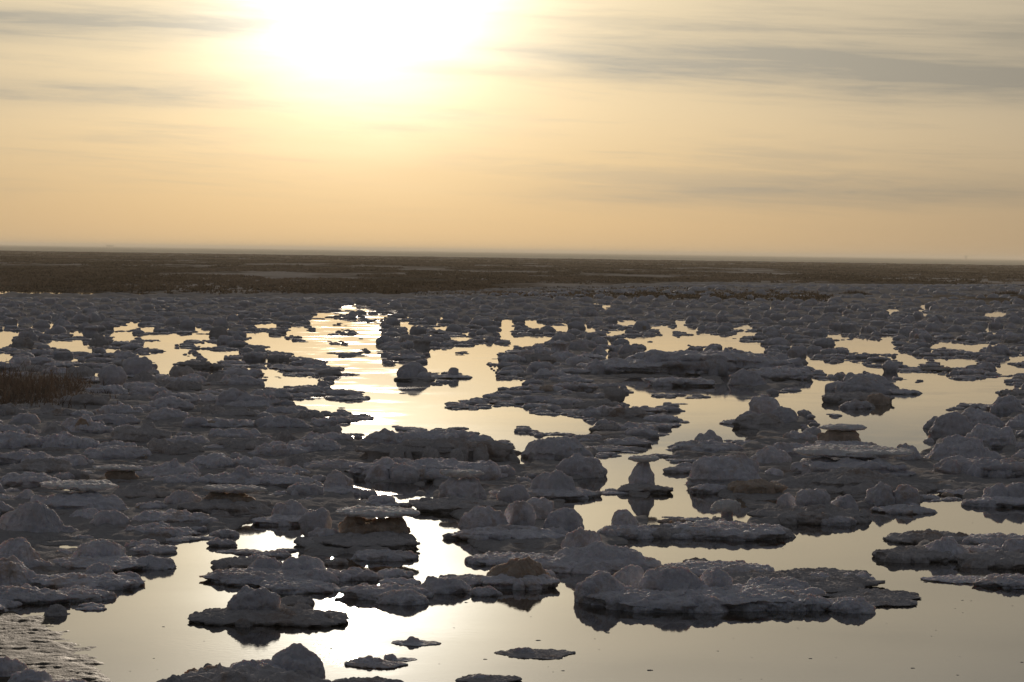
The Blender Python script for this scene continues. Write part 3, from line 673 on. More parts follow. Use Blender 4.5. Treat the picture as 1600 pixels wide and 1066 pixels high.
# ------------------------------------------------------------------ salt mounds one can name
# (part, shape, x, y, width, height[, base height[, depth/width]]) in survey pixels: x, y is the middle of the base
HEROES = [
 ('salt_island', 'flat salt disc carrying one round pale knob, alone in the water beside the mud bar', 'salt island', [
   ('disc', 'shelf', 415, 968, 270, 19), ('knob', 'knob', 397, 964, 84, 48)]),
 ('salt_mound', 'big rough salt mound with a dark pointed peak, cut off by the bottom edge', 'salt mound', [
   ('base', 'pancake', 385, 1092, 300, 52), ('peak', 'dome', 463, 1076, 104, 72), ('lump', 'dome', 322, 1080, 110, 44), ('lump', 'pancake', 405, 1080, 120, 52)]),
 ('salt_islet', 'ragged low islet with a tiny knob at its right, near the bottom edge', 'salt islet', [
   ('base', 'shelf', 586, 1039, 104, 7), ('lump', 'dome', 575, 1037, 62, 13), ('knob', 'dome', 611, 1030, 24, 9), ('spit', 'shelf', 630, 1031, 44, 3)]),
 ('salt_islet', 'smallest floating speck of salt crust with a central bump, above the ragged islet', 'salt islet', [
   ('base', 'shelf', 650, 1005, 80, 4), ('lump', 'heap', 644, 1005, 34, 11)]),
 ('salt_islet', 'long thin sliver of salt crust with one bump, alone in the pale open water', 'salt islet', [
   ('base', 'shelf', 832, 1022, 136, 4), ('lump', 'heap', 822, 1021, 44, 10)]),
 ('salt_islet', 'dark low islet touching the bottom edge below the thin sliver of crust', 'salt islet', [
   ('base', 'pancake', 762, 1064, 108, 8), ('lump', 'dome', 748, 1063, 46, 11)]),
 ('salt_islet', 'flat brown islet at the bottom edge, right of the big pointed mound', 'salt islet', [
   ('base', 'pancake', 572, 1074, 120, 16)]),
 ('salt_island', 'largest salt island, long and many-lobed, with round knobs on its left half', 'salt island', [
   ('crust', 'pancake', 1020, 946, 236, 26), ('crust', 'pancake', 1160, 942, 270, 26), ('crust', 'pancake', 1240, 915, 290, 18), ('crust', 'pancake', 1290, 902, 180, 12),
   ('crust', 'pancake', 1120, 897, 200, 20), ('crust', 'shelf', 1366, 941, 150, 9), ('crust', 'shelf', 1360, 931, 160, 9),
   ('lump', 'dome', 940, 940, 88, 48), ('lump', 'dome', 985, 922, 66, 40), ('lump', 'dome', 1050, 935, 118, 52), ('lump', 'knob', 1120, 932, 58, 46),
   ('lump', 'dome', 1330, 955, 78, 24), ('lump', 'dome', 1165, 950, 96, 24), ('lump', 'pancake', 1255, 950, 120, 20), ('lump', 'dome', 1100, 955, 80, 26), ('lump', 'dome', 1340, 907, 70, 14),
   ('lump', 'pancake', 1210, 930, 120, 28), ('lump', 'dome', 1280, 912, 60, 18)]),
 ('salt_ridge', 'curved ridge of joined dark lumps between the glaring pool and the open water', 'salt ridge', [
   ('base', 'pancake', 600, 932, 160, 20), ('lump', 'dome', 630, 942, 88, 22), ('lump', 'dome', 695, 924, 94, 24), ('lump', 'dome', 757, 929, 58, 14),
   ('base', 'pancake', 805, 915, 140, 20), ('lump', 'heap', 818, 912, 120, 44), ('lump', 'dome', 848, 908, 60, 18), ('lump', 'pancake', 730, 912, 100, 14)]),
 ('salt_mound', 'rounded knob perched on a sloping salt shoulder, just left of the narrow water inlet', 'salt mound', [
   ('shoulder', 'heap', 940, 888, 230, 42), ('knob', 'knob', 912, 876, 72, 52), ('ledge', 'pancake', 800, 878, 150, 14), ('ledge', 'pancake', 870, 890, 110, 22)]),
 ('salt_mound', 'twin rounded domes on a low dark ledge behind the disc with one knob', 'salt mound', [
   ('ledge', 'pancake', 420, 908, 220, 18), ('dome', 'dome', 474, 900, 86, 34), ('dome', 'dome', 415, 898, 66, 28), ('ledge', 'pancake', 510, 905, 90, 16), ('ledge', 'pancake', 468, 922, 130, 15), ('dome', 'dome', 500, 912, 60, 24)]),
 ('salt_islet', 'low dark islet with a pointed left tip, below the small glaring pool', 'salt islet', [
   ('base', 'pancake', 385, 885, 116, 15), ('lump', 'dome', 405, 884, 60, 18)]),
 ('salt_mushroom', 'broad mushroom of salt with an overhanging cap, left of the brightest pool', 'salt mushroom', [
   ('base', 'pancake', 572, 852, 190, 22), ('stalk', 'drum', 582, 846, 130, 42), ('cap', 'cap', 588, 846, 138, 12, 42), ('lump', 'pancake', 600, 872, 110, 14)]),
 ('salt_pillar', 'tall narrow knob standing between the two glaring pools', 'salt knob', [
   ('knob', 'knob', 494, 842, 56, 50), ('knob', 'knob', 506, 848, 50, 24), ('base', 'pancake', 500, 852, 90, 14)]),
 ('salt_pillar', 'upright rounded block of salt at the left end of the sparkling ripples', 'salt knob', [
   ('body', 'dome', 528, 768, 52, 34), ('foot', 'pancake', 530, 772, 90, 12)]),
 ('salt_mushroom', 'mushroom with a crisp flat pale cap on a thick drum, right of the sparkling ripples', 'salt mushroom', [
   ('base', 'pancake', 712, 796, 170, 18), ('drum', 'drum', 722, 780, 78, 36), ('cap', 'cap', 720, 780, 74, 11, 36)]),
 ('salt_plateau', 'wide two-tiered salt plateau with a dark hollow under its upper slab, below the bright channel', 'salt plateau', [
   ('base', 'pancake', 680, 746, 290, 32, 0, .7), ('slab', 'pancake', 690, 722, 270, 40, 0, .6), ('lump', 'dome', 600, 694, 76, 26), ('lump', 'pancake', 665, 694, 130, 24), ('lump', 'dome', 720, 692, 60, 22), ('lump', 'dome', 752, 696, 56, 18)]),
 ('salt_mound', 'smooth half-round dome over a dark undercut disc, left of the pedestal', 'salt mound', [
   ('disc', 'pancake', 872, 776, 150, 14), ('dome', 'dome', 868, 774, 84, 40)]),
 ('salt_mound', 'cluster of four round knobs crowded together above the brightest pool', 'salt mound', [
   ('base', 'pancake', 800, 842, 190, 20), ('knob', 'knob', 813, 830, 54, 48), ('knob', 'knob', 840, 812, 52, 36), ('knob', 'dome', 755, 832, 92, 42), ('knob', 'dome', 884, 832, 74, 40)]),
 ('salt_pedestal', 'hourglass pedestal of salt with a small overhanging cap, mirrored in the narrow channel', 'salt pedestal', [
   ('disc', 'pancake', 1004, 769, 96, 13), ('stem', 'bottle', 1003, 765, 50, 50), ('cap', 'cap', 1006, 765, 52, 9, 45), ('spit', 'shelf', 955, 771, 66, 4)]),
 ('salt_mushroom', 'small domed mushroom on a thin stem above the long slab, beside the channel', 'salt mushroom', [
   ('stem', 'stem', 1136, 812, 24, 22), ('cap', 'dome', 1135, 812, 54, 15, 18)]),
 ('salt_island', 'long flat slab island with a ribbed surface, behind the largest island', 'salt island', [
   ('slab', 'pancake', 1130, 836, 220, 20), ('slab', 'pancake', 1055, 836, 140, 18), ('slab', 'shelf', 1190, 838, 108, 14), ('knob', 'dome', 976, 828, 46, 32), ('slab', 'pancake', 985, 838, 110, 18)]),
 ('salt_mound', 'row of domes with a bulging knob at its middle, above the right-hand open water', 'salt mound', [
   ('base', 'pancake', 1270, 812, 210, 22), ('knob', 'knob', 1272, 800, 60, 38), ('dome', 'dome', 1318, 798, 54, 26), ('slab', 'shelf', 1412, 800, 104, 12), ('dome', 'dome', 1376, 788, 56, 36), ('dome', 'dome', 1414, 788, 50, 32), ('dome', 'dome', 1230, 796, 40, 26), ('lump', 'pancake', 1310, 820, 60, 14)]),
 ('salt_mushroom', 'table-shaped mushroom with an orange-brown neck, below the right-hand wide water', 'salt mushroom', [
   ('base', 'pancake', 1322, 704, 120, 16), ('neck', 'drum', 1312, 700, 78, 30), ('cap', 'cap', 1316, 700, 78, 9, 29)]),
 ('salt_plateau', 'heavy layered plateau with a flat overhanging upper slab, behind the row of domes', 'salt plateau', [
   ('base', 'heap', 1330, 762, 270, 34), ('body', 'drum', 1330, 746, 200, 34), ('slab', 'cap', 1335, 740, 200, 13, 30), ('lump', 'dome', 1415, 722, 50, 30)]),
 ('salt_islet', 'two-humped islet with pale edges at the right border, above the open water', 'salt islet', [
   ('base', 'pancake', 1572, 790, 112, 14), ('hump', 'dome', 1558, 786, 50, 32), ('hump', 'dome', 1588, 786, 56, 33)]),
 ('salt_mound', 'tall bank of heaped round boulders of salt at the right end of the wide water', 'salt mound', [
   ('lump', 'dome', 1486, 684, 74, 42), ('lump', 'dome', 1526, 672, 92, 36), ('lump', 'dome', 1545, 698, 100, 36), ('lump', 'dome', 1464, 670, 44, 20), ('base', 'heap', 1505, 722, 160, 44), ('lump', 'pancake', 1540, 744, 160, 30)]),
 ('salt_island', 'low layered salt island with sharp points at the right border, right of the largest island', 'salt island', [
   ('layer', 'shelf', 1450, 845, 144, 17), ('layer', 'pancake', 1430, 873, 160, 18), ('lump', 'heap', 1475, 872, 120, 34), ('layer', 'pancake', 1560, 850, 120, 16), ('layer', 'pancake', 1562, 882, 150, 20), ('layer', 'pancake', 1590, 914, 150, 16), ('spit', 'shelf', 1500, 907, 130, 6), ('lump', 'dome', 1600, 866, 90, 28), ('lump', 'pancake', 1535, 865, 80, 16)]),
 ('salt_mound', 'large smooth-sided salt mound on the right bank of the narrow channel', 'salt mound', [
   ('body', 'dome', 1135, 758, 132, 52), ('toe', 'pancake', 1062, 738, 56, 10), ('shoulder', 'pancake', 1180, 772, 100, 24), ('toe', 'pancake', 1112, 770, 70, 16)]),
 ('salt_mound', 'pointed-top salt mound beside the water, behind the large smooth-sided mound', 'salt mound', [
   ('base', 'pancake', 1110, 706, 120, 18), ('peak', 'bottle', 1106, 698, 52, 27), ('lump', 'dome', 1080, 705, 60, 18)]),
 ('salt_stack', 'dark stack of salt mirrored in the golden channel, with a low arm reaching right', 'salt stack', [
   ('stack', 'dome', 645, 592, 52, 27), ('lump', 'dome', 630, 594, 26, 17), ('lump', 'dome', 662, 594, 26, 14), ('base', 'pancake', 646, 594, 70, 6), ('arm', 'shelf', 704, 590, 86, 6), ('knob', 'knob', 708, 590, 19, 16)]),
 ('salt_stack', 'block-shaped salt stack standing at the right shore of the mid-distance pool', 'salt stack', [
   ('stack', 'knob', 1196, 658, 54, 42), ('lump', 'dome', 1222, 662, 60, 28), ('lump', 'dome', 1172, 662, 50, 20), ('base', 'dome', 1190, 668, 92, 24), ('arm', 'shelf', 1150, 662, 60, 7)]),
 ('salt_mound', 'broad brown-topped mound with a pointed spit reaching right into the wide water', 'salt mound', [
   ('body', 'dome', 1346, 614, 90, 27), ('body', 'dome', 1352, 602, 70, 20), ('base', 'pancake', 1338, 628, 116, 16), ('lump', 'dome', 1312, 610, 46, 15), ('lump', 'heap', 1378, 606, 56, 17), ('lump', 'dome', 1335, 638, 60, 14), ('spit', 'shelf', 1408, 615, 72, 8), ('lump', 'dome', 1370, 632, 44, 18)]),
 ('salt_plateau', 'widest long low salt plateau in mid distance, with dark flat sides', 'salt plateau', [
   ('body', 'pancake', 1110, 582, 300, 36, 0, .9), ('body', 'pancake', 985, 582, 170, 24), ('body', 'pancake', 1215, 592, 120, 20), ('lump', 'dome', 1165, 602, 70, 26), ('lump', 'pancake', 1060, 602, 120, 14), ('lump', 'dome', 1112, 562, 34, 24)]),
 ('salt_mound', 'rounded mound with a smaller shoulder, right below the last lobe of the golden channel', 'salt mound', [
   ('dome', 'dome', 868, 716, 124, 34), ('shoulder', 'dome', 908, 744, 84, 36)]),
 ('salt_mushroom', 'flat-capped mushroom with a brown neck, left of the small glaring pool', 'salt mushroom', [
   ('base', 'pancake', 352, 800, 150, 20), ('neck', 'drum', 358, 796, 92, 30), ('cap', 'cap', 366, 796, 106, 10, 29)]),
 ('salt_mushroom', 'widest flat-capped mushroom among the crowded lumps near the left border', 'salt mushroom', [
   ('base', 'dome', 122, 796, 180, 30), ('cap', 'cap', 128, 792, 132, 12, 30)]),
 ('salt_mushroom', 'thin pale slab balanced on a dark neck, behind the widest flat-capped mushroom', 'salt mushroom', [
   ('neck', 'drum', 190, 752, 56, 20), ('cap', 'cap', 184, 752, 80, 8, 18)]),
 ('salt_mound', 'steep pair of grey heaps at the left border above the mud bar', 'salt mound', [
   ('heap', 'heap', 26, 886, 108, 46), ('heap', 'heap', 8, 912, 140, 42), ('toe', 'dome', 66, 892, 50, 18)]),
 ('salt_ridge', 'low double bank of lumps ending in the water, right of the steep grey heaps', 'salt ridge', [
   ('bank', 'pancake', 160, 886, 170, 16), ('lump', 'dome', 160, 878, 96, 36), ('lump', 'pancake', 240, 862, 76, 12), ('lump', 'dome', 238, 886, 78, 20), ('bank', 'pancake', 130, 915, 190, 18), ('bank', 'pancake', 30, 938, 170, 22), ('bank', 'pancake', 120, 934, 130, 15), ('lump', 'dome', 155, 904, 56, 26), ('lump', 'dome', 200, 910, 52, 18)]),
 ('salt_mound', 'small grey lumps in the bottom corner beside the mud bar', 'salt mound', [
   ('lump', 'dome', 8, 1056, 76, 32), ('lump', 'dome', 50, 1070, 80, 26), ('lump', 'pancake', 105, 1080, 90, 18)]),
 ('salt_mound', 'sloping heap with a frosted ledge, at the left border above the steep grey heaps', 'salt mound', [
   ('heap', 'heap', 48, 832, 150, 50), ('lump', 'dome', 175, 824, 72, 28), ('lump', 'dome', 136, 814, 60, 20), ('ledge', 'pancake', 40, 822, 90, 24)]),
 ('salt_mound', 'half-buried rounded boulder of salt with a brown flank, above the bright lower channel bank', 'salt mound', [
   ('body', 'dome', 262, 658, 76, 22), ('lip', 'pancake', 205, 674, 60, 12)]),
 ('salt_mound', 'grey dome with a sunlit brown lip, left of the upright rounded block', 'salt mound', [
   ('dome', 'dome', 452, 812, 66, 32), ('foot', 'pancake', 440, 818, 110, 14)]),
]
cover = np.zeros((RH, RW), bool)
fill_poly(cover, [(-160, 968), (50, 958), (110, 964), (140, 985), (165, 1045), (205, 1066), (225, 1130), (-160, 1130)], True)   # the mud bar stays bare
for q_ in ([(300,985),(500,985),(440,1030),(350,1030)], [(955,774),(1050,774),(1030,815),(985,815)], [(900,958),(1130,962),(1400,958),(1290,1000),(900,1000)],
           [(-160,590),(120,588),(160,606),(130,634),(-160,646)]):
    fill_poly(cover, q_, True)     # open water that only mirrors lumps
hero_mask = np.zeros((RH, RW), bool)
LUMP_KINDS = ('dome', 'pancake', 'dome', 'heap', 'knob', 'pancake')
def lumps_on(x, y, w, h, kind, n=None):
    """smaller lumps grown on a broad one: (x, y, w, h) in survey pixels"""
    if kind not in ('pancake', 'dome', 'shelf', 'heap') or w < 16: return []
    b = w / 2 * math.sin((y - HOR_Y) / FPX)
    out = []
    for _ in range(n or random.randint(3, 4 + int(w / 15))):
        a = random.uniform(0, 2 * math.pi); rr = math.sqrt(random.random()) * .80
        if n: lw = random.uniform(20, 50) * min(1, .6 + w / 400); lh = h * random.uniform(.75, 1.20) * (1 - .35 * rr)
        else: lw = w * random.uniform(.17, .42); lh = h * random.uniform(.70, 1.28) * (1 - .45 * rr ** 2)
        if kind in ('dome', 'heap'): lh *= .8
        rr = min(rr, 1 - lw / w * .9)
        out.append((x + math.cos(a) * rr * w / 2, y + math.sin(a) * rr * b, lw, lh))
    return out
def paint(x, y, w, h, b, refl=0.35):
    x0 = (x + PAD_X) * SC; y0 = y * SC; a = max(w * SC / 2, .6); u = max((h + 0.3 * b) * SC, b * SC, .6); d = max(b * SC, refl * h * SC, .5)
    i0, i1 = int(max(x0 - a, 0)), int(min(x0 + a + 2, RW)); j0, j1 = int(max(y0 - u, 0)), int(min(y0 + d + 2, RH))
    if i1 <= i0 or j1 <= j0: return
    gx, gy = np.meshgrid(np.arange(i0, i1) + .5 - x0, np.arange(j0, j1) + .5 - y0)
    m = (gx / a) ** 2 + np.where(gy < 0, gy / u, gy / d) ** 2 <= 1
    cover[j0:j1, i0:i1] |= m
things = []          # (x, y, w, h, object, descriptor) of every mound that is a thing
n_tri = 0
for name, label, cat, parts in HEROES:
    base_p, *_ = world_spec(parts[0][2], parts[0][3], 1, 1)
    if len(parts) == 1:
        root = None
    else:
        root = bpy.data.objects.new(name, None)
        root.empty_display_size = 0.1
        C.objects.link(root)
        root.location = base_p
    for pt in parts:
        pn, kind, x, y, w, h = pt[:6]
        z0 = pt[6] if len(pt) > 6 else 0
        asp = pt[7] if len(pt) > 7 else random.uniform(.8, 1.05)
        _seed[0] += 1
        p, r, hh, zz = world_spec(x, y, w, h, z0)
        Vv, Ff = blob(kind, r, r * asp, hh, w, _seed[0], rough=0.75 if kind == 'cap' else 0.9)
        paint(x, y, w, h + z0, w / 2 * math.sin((y - HOR_Y) / FPX), 0.95)
        if (h + z0 > 24 or kind == 'cap') and w < 150:
            keep_cover = cover; cover = hero_mask; paint(x, y - (z0 * .6 if kind == 'cap' else 0), w, h + z0 * .4, 1.0, 0.0); cover = keep_cover
        mat = SALT_BROWN if pn in ('crust', 'layer', 'base', 'slab', 'disc') and random.random() < .6 else SALT
        if pn in ('neck', 'stalk') or (pn in ('lump', 'shoulder') and random.random() < .03): mat = SALT_GLOW_TINT  # necks, stalks and a few lumps get the painted see-through glow
        if kind == 'cap' or pn == 'cap': mat = SALT_PALE
        o = link_mesh(name if root is None else pn, Vv, Ff, mat, root, loc=(p[0], p[1], p[2] + zz) if root is None else tuple(Vector((p[0], p[1], p[2] + zz)) - root.location))
        if root is None: root = o
        elif kind in ('pancake', 'shelf') and w > 84 and not z0 and h > 8:
            for (lx, ly, lw, lh) in lumps_on(x, y, w, h, kind, n=int(w / 12)):
                _seed[0] += 1
                lp, lr, lhh, _ = world_spec(lx, ly, lw, lh)
                Vv, Ff = blob(random.choice(LUMP_KINDS), lr, lr * random.uniform(.75, 1.05), lhh, lw, _seed[0], rough=0.95)
                link_mesh('lump', Vv, Ff, mat, root, loc=tuple(Vector(lp) - root.location))
    tag(root, label, cat)
    things.append((parts[0][2], parts[0][3], max(q[4] for q in parts), 0, root, label))

# ------------------------------------------------------------------ the rest of the field: lumps packed between the shorelines
fill = []
dj, di = np.nonzero(dark)
for wpx, tries, thr in ((120, 700, .50), (92, 1500, .46), (70, 3000, .42), (54, 5000, .38), (42, 9000, .34), (32, 14000, .32), (24, 18000, .32), (18, 20000, .32), (13, 24000, .32), (9, 30000, .34), (6.5, 30000, .34)):
    pick = RNG.randint(0, len(dj), tries)
    for q_ in pick:
        x = di[q_] / SC - PAD_X + RNG.uniform(0, 2); y = dj[q_] / SC + RNG.uniform(0, 2)
        dep = (y - HOR_Y) / FPX
        m = CAM_H / max(dep, .02) / FPX                     # metres per pixel there
        w = wpx * RNG.uniform(.8, 1.25)
        ww = w * m
        if ww > (0.62 if y > 560 else .45) or (ww < 0.085 and y > 600) or (wpx >= 24 and ww < .12): continue
        u_ = RNG.rand()
        if ww > 0.45: kind, hr = ('pancake', 'shelf')[RNG.rand() < .3], RNG.uniform(.15, .27)
        elif u_ < .36: kind, hr = 'pancake', RNG.uniform(.20, .40)
        elif u_ < .66: kind, hr = 'dome', RNG.uniform(.26, .50)
        elif u_ < .76: kind, hr = 'knob', RNG.uniform(.48, .72)
        elif u_ < .86: kind, hr = 'heap', RNG.uniform(.30, .48)
        elif u_ < .92 and w > 22: kind, hr = 'mushroom', RNG.uniform(.36, .55)
        else: kind, hr = 'shelf', RNG.uniform(.14, .24)
        if y < 560 and kind == 'knob': kind, hr = 'dome', hr * .7
        ok = False
        for hmul in (1.0, .6, .35):
            h = w * hr * hmul
            if hmul < .7 and kind in ('knob', 'mushroom', 'heap'): kind = 'pancake'
            b = w / 2 * math.sin(dep)
            u = max(1.08 * h + .3 * b, b); d = max(b, .95 * h)
            an = np.linspace(0, 2 * math.pi, 14, endpoint=False)
            sxp = x + np.cos(an) * w / 2 * 1.02; syp = y - np.where(np.sin(an) > 0, u, d) * np.sin(an)
            if is_dark(sxp, syp).all():
                ok = True; break
        if not ok: continue
        x0 = (x + PAD_X) * SC; y0 = y * SC
        i0, i1 = int(max(x0 - w * SC * .45, 0)), int(x0 + w * SC * .45) + 1; j0, j1 = int(max(y0 - u * SC * .9, 0)), int(y0 + b * SC * .9) + 1
        if (~cover[j0:j1, i0:i1]).mean() < thr or hero_mask[j0:j1, i0:i1].mean() > .16: continue
        paint(x, y, w, h, b)
        fill.append((x, y, w, h, kind))
fill.sort(key=lambda t: -(t[2] * (t[3] + t[2] * .15)) * (1 if -10 < t[0] < W + 10 and t[1] < H + 15 else .05))
N_SINGLE = 300 - len(HEROES)

# grass bank stands where lumps stop
singles, rest = fill[:N_SINGLE], fill[N_SINGLE:]
# landmarks that labels lean on
MARKS = {0: 'the disc with one knob', 1: 'the big pointed mound at the bottom', 7: 'the largest island', 8: 'the curved dark ridge', 9: 'the knob on the sloping shoulder', 12: 'the broad mushroom by the brightest pool',
         14: 'the upright block by the ripples', 15: 'the crisp flat-capped mushroom', 16: 'the two-tiered plateau', 18: 'the cluster of four knobs', 19: 'the hourglass pedestal', 21: 'the long flat slab island',
         22: 'the row of domes', 23: 'the table-shaped mushroom', 24: 'the heavy layered plateau', 26: 'the bank of round boulders', 27: 'the pointed layered island', 28: 'the large smooth-sided mound', 30: 'the dark stack in the golden channel',
         31: 'the block-shaped stack', 32: 'the brown-topped mound with a spit', 33: 'the long low plateau', 34: 'the mound below the golden channel', 35: 'the brown-necked mushroom', 36: 'the widest flat-capped mushroom', 38: 'the steep grey heaps', 41: 'the half-buried boulder'}
SHAPE = {'pancake': 'flat cake of salt', 'dome': 'rounded salt dome', 'knob': 'bulging salt boulder', 'heap': 'conical salt heap', 'mushroom': 'capped salt mushroom', 'shelf': 'thin salt shelf'}
NAME = {'pancake': 'salt_cake', 'dome': 'salt_dome', 'knob': 'salt_boulder', 'heap': 'salt_heap', 'mushroom': 'salt_mushroom', 'shelf': 'salt_shelf'}
info = []
brown = [random.random() < .25 for _ in singles]
for (x, y, w, h, kind), br in zip(singles, brown):
    best = min(MARKS, key=lambda k: math.hypot((things[k][0] - x) / 1.0, (things[k][1] - y) * 2.2))
    tx, ty = things[best][0], things[best][1]
    dx, dy = x - tx, (y - ty) * 2.2
    rel = ('right of' if dx > 0 else 'left of') if abs(dx) > abs(dy) else ('in front of' if dy > 0 else 'behind')
    size = 'large' if w > 62 else ('medium' if w > 38 else 'small')
    info.append((f'{size}{" brownish" if br else ""} {SHAPE[kind]}', rel, best, math.hypot(dx, dy)))
ORD = ['nearest', 'second', 'third', 'fourth', 'fifth', 'sixth', 'seventh', 'eighth', 'ninth', 'tenth', 'eleventh', 'twelfth', 'thirteenth', 'fourteenth', 'fifteenth', 'sixteenth', 'seventeenth', 'eighteenth', 'nineteenth', 'twentieth']
cnt = {}
for n_, t in sorted(enumerate(info), key=lambda e: e[1][3]):
    cnt.setdefault(t[:3], []).append(n_)
labels = [None] * len(info)
for (sz, rel, k), ids in cnt.items():
    for r_, n_ in enumerate(ids):
        labels[n_] = f'{sz} {rel} {MARKS[k]}' if len(ids) == 1 else f'{ORD[min(r_, 19)]} {sz} {rel} {MARKS[k]}'
for n_, (x, y, w, h, kind) in enumerate(singles):
    _seed[0] += 1
    p, r, hh, _ = world_spec(x, y, w, h)
    mat = SALT_BROWN if brown[n_] else SALT
    sub = lumps_on(x, y, w, h, kind)
    Vv, Ff = blob(kind, r, r * random.uniform(.75, 1.05), hh, w, _seed[0], rough=0.95)
    if not sub:
        o = link_mesh(NAME[kind], Vv, Ff, mat, loc=tuple(p))
    else:
        o = bpy.data.objects.new(NAME[kind], None); o.empty_display_size = .1
        C.objects.link(o); o.location = p
        link_mesh('body', Vv, Ff, mat, o)
        for (lx, ly, lw, lh) in sub:
            _seed[0] += 1
            lp, lr, lhh, _ = world_spec(lx, ly, lw, lh)
            Vv, Ff = blob(random.choice(LUMP_KINDS), lr, lr * random.uniform(.75, 1.05), lhh, lw, _seed[0], rough=0.95)
            link_mesh('lump', Vv, Ff, SALT_GLOW_TINT if random.random() < .03 else mat, o, loc=tuple(lp - p))
    tag(o, labels[n_], 'salt mound', 'salt lumps crowded over the shallow lake')
VV, Q4, T3, n0 = [], [], [], 0
for (x, y, w, h, kind) in rest:
    _seed[0] += 1
    p, r, hh, _ = world_spec(x, y, w, h)
    Vv, (q4, t3) = blob(kind, r, r * random.uniform(.75, 1.05), hh, w * .8, _seed[0], rough=0.95)
    VV.append(Vv + p); Q4.append(q4 + n0); T3.append(t3 + n0); n0 += len(Vv)
    for (lx, ly, lw, lh) in lumps_on(x, y, w, h, kind)[:3]:
        _seed[0] += 1
        lp, lr, lhh, _ = world_spec(lx, ly, lw, lh)
        Vv, (q4, t3) = blob(random.choice(LUMP_KINDS), lr, lr, lhh, lw, _seed[0], rough=0.95)
        VV.append(Vv + lp); Q4.append(q4 + n0); T3.append(t3 + n0); n0 += len(Vv)
stuff(link_mesh('salt_lumps', np.vstack(VV), [np.vstack(Q4), np.vstack(T3)], SALT), 'countless small salt lumps filling the far and narrow parts of the field', 'salt lumps')
print('tris', sum(len(m_.loops) - 2 * len(m_.polygons) for m_ in bpy.data.meshes)); print('fill', len(fill), 'stuff verts', n0, 'uncovered dark share', float((dark & ~cover).sum() / dark.sum()))

# flecks of loose salt afloat on the still water
FV, FQ, FT, n0 = [], [], [], 0
_r = random.Random(21)
for _ in range(900):
    x_, y_ = _r.uniform(150, 1650), 700 + 400 * _r.random() ** .7
    if is_dark([x_ - 14, x_ + 14, x_, x_], [y_, y_, y_ - 7, y_ + 7]).any() or (_r.random() > .35 and y_ < 900): continue
    if len(FV) > 60: break
    w_ = _r.choice((2.2, 2.6, 3, 3.5, 5, 9)) * _r.uniform(.8, 1.3)
    p, r, hh, _ = world_spec(x_, y_, w_, w_ * .12)
    Vv, (q4, t3) = blob('shelf', r, r * _r.uniform(.4, .9), hh, 12, _r.randint(1, 999), rough=1.2)
    FV.append(Vv + p); FQ.append(q4 + n0); FT.append(t3 + n0); n0 += len(Vv)
stuff(link_mesh('salt_flecks', np.vstack(FV), [np.vstack(FQ), np.vstack(FT)], SALT_BROWN), 'tiny flecks of salt afloat on the still open water', 'salt flecks')

# ------------------------------------------------------------------ vegetation
def blades(pts, hts, n_each, spread, width, lean=0.5):
    """upright leaf blades: each a narrow bent strip of two quads narrowing to a tip"""
    n = len(pts); tot = n * n_each
    base = np.repeat(pts, n_each, 0); hh = np.repeat(hts, n_each) * RNG.uniform(.45, 1.0, tot)
    sp = np.repeat(spread, n_each)
    a = RNG.uniform(0, 2 * math.pi, tot); rr = np.sqrt(RNG.rand(tot)) * sp
    bx = base[:, 0] + np.cos(a) * rr; by = base[:, 1] + np.sin(a) * rr; bz = base[:, 2] - .02
    la = RNG.uniform(0, 2 * math.pi, tot); ll = RNG.uniform(.05, lean, tot) * hh
    lx, ly = np.cos(la) * ll, np.sin(la) * ll
    wa = RNG.uniform(0, math.pi, tot); wd = np.repeat(width, n_each) * RNG.uniform(.6, 1.3, tot)
    wx, wy = np.cos(wa) * wd / 2, np.sin(wa) * wd / 2
    v = np.stack([np.stack([bx - wx, by - wy, bz], -1), np.stack([bx + wx, by + wy, bz], -1),
                  np.stack([bx + lx * .4 + wx * .8, by + ly * .4 + wy * .8, bz + hh * .6], -1), np.stack([bx + lx * .4 - wx * .8, by + ly * .4 - wy * .8, bz + hh * .6], -1),
                  np.stack([bx + lx, by + ly, bz + hh], -1)], 1).reshape(-1, 3)
    k = np.arange(tot)[:, None] * 5
    return v, [k + np.array([0, 1, 2, 3]), k + np.array([3, 2, 4])]

# scrub over the far plain: thick belts with bare salty gaps
yb = np.concatenate([RNG.uniform(69.5, 130, 13500), RNG.uniform(110, 250, 16000), np.exp(RNG.uniform(math.log(200), math.log(474), 12000))])
xb = RNG.uniform(-1, 1, len(yb)) * (12 + yb * 0.36)
dens = pnoise(np.stack([xb / 15, yb / 34, 0 * xb + 2], -1)) + 0.7 * pnoise(np.stack([xb / 5, yb / 16, 0 * xb + 8], -1))
front = np.exp(-((yb - 76) / 6.0) ** 2) * (xb < 12)
barer = ((yb > 84) & (yb < 118) & (xb > 4)) * .55
_kx, _ky, _ = project(np.stack([xb, yb * K, 0 * xb], -1))
barer = 2.0 * ((_kx > 860 + 60 * RNG.normal(size=len(xb))) & (_ky > 441 + 2 * RNG.normal(size=len(xb))) & (_ky < 454)) + 2.0 * ((_ky > 454) & (_kx > 1290))
keep = dens + .12 + front * 1.2 - barer + np.clip((yb - 210) / 100, 0, 1) * .9 > -0.02
xb, yb = xb[keep], yb[keep]
yb = yb * K
P = np.stack([xb, yb, plain_height(xb, yb)], -1)
hb = RNG.uniform(.07, .20, len(P)) * np.clip(1.0 - (yb / K - 200) / 900, .7, 1)
v, f_ = blades(P, hb, 11, RNG.uniform(.18, .5, len(P)) * np.clip(yb / K / 160, 1, 2.2), np.clip(yb / K * .0011, .08, .40), lean=1.6)
stuff(link_mesh('scrub', v, f_, SCRUB, smooth=False), 'dark low salt scrub covering the plain beyond the lake', 'scrub')

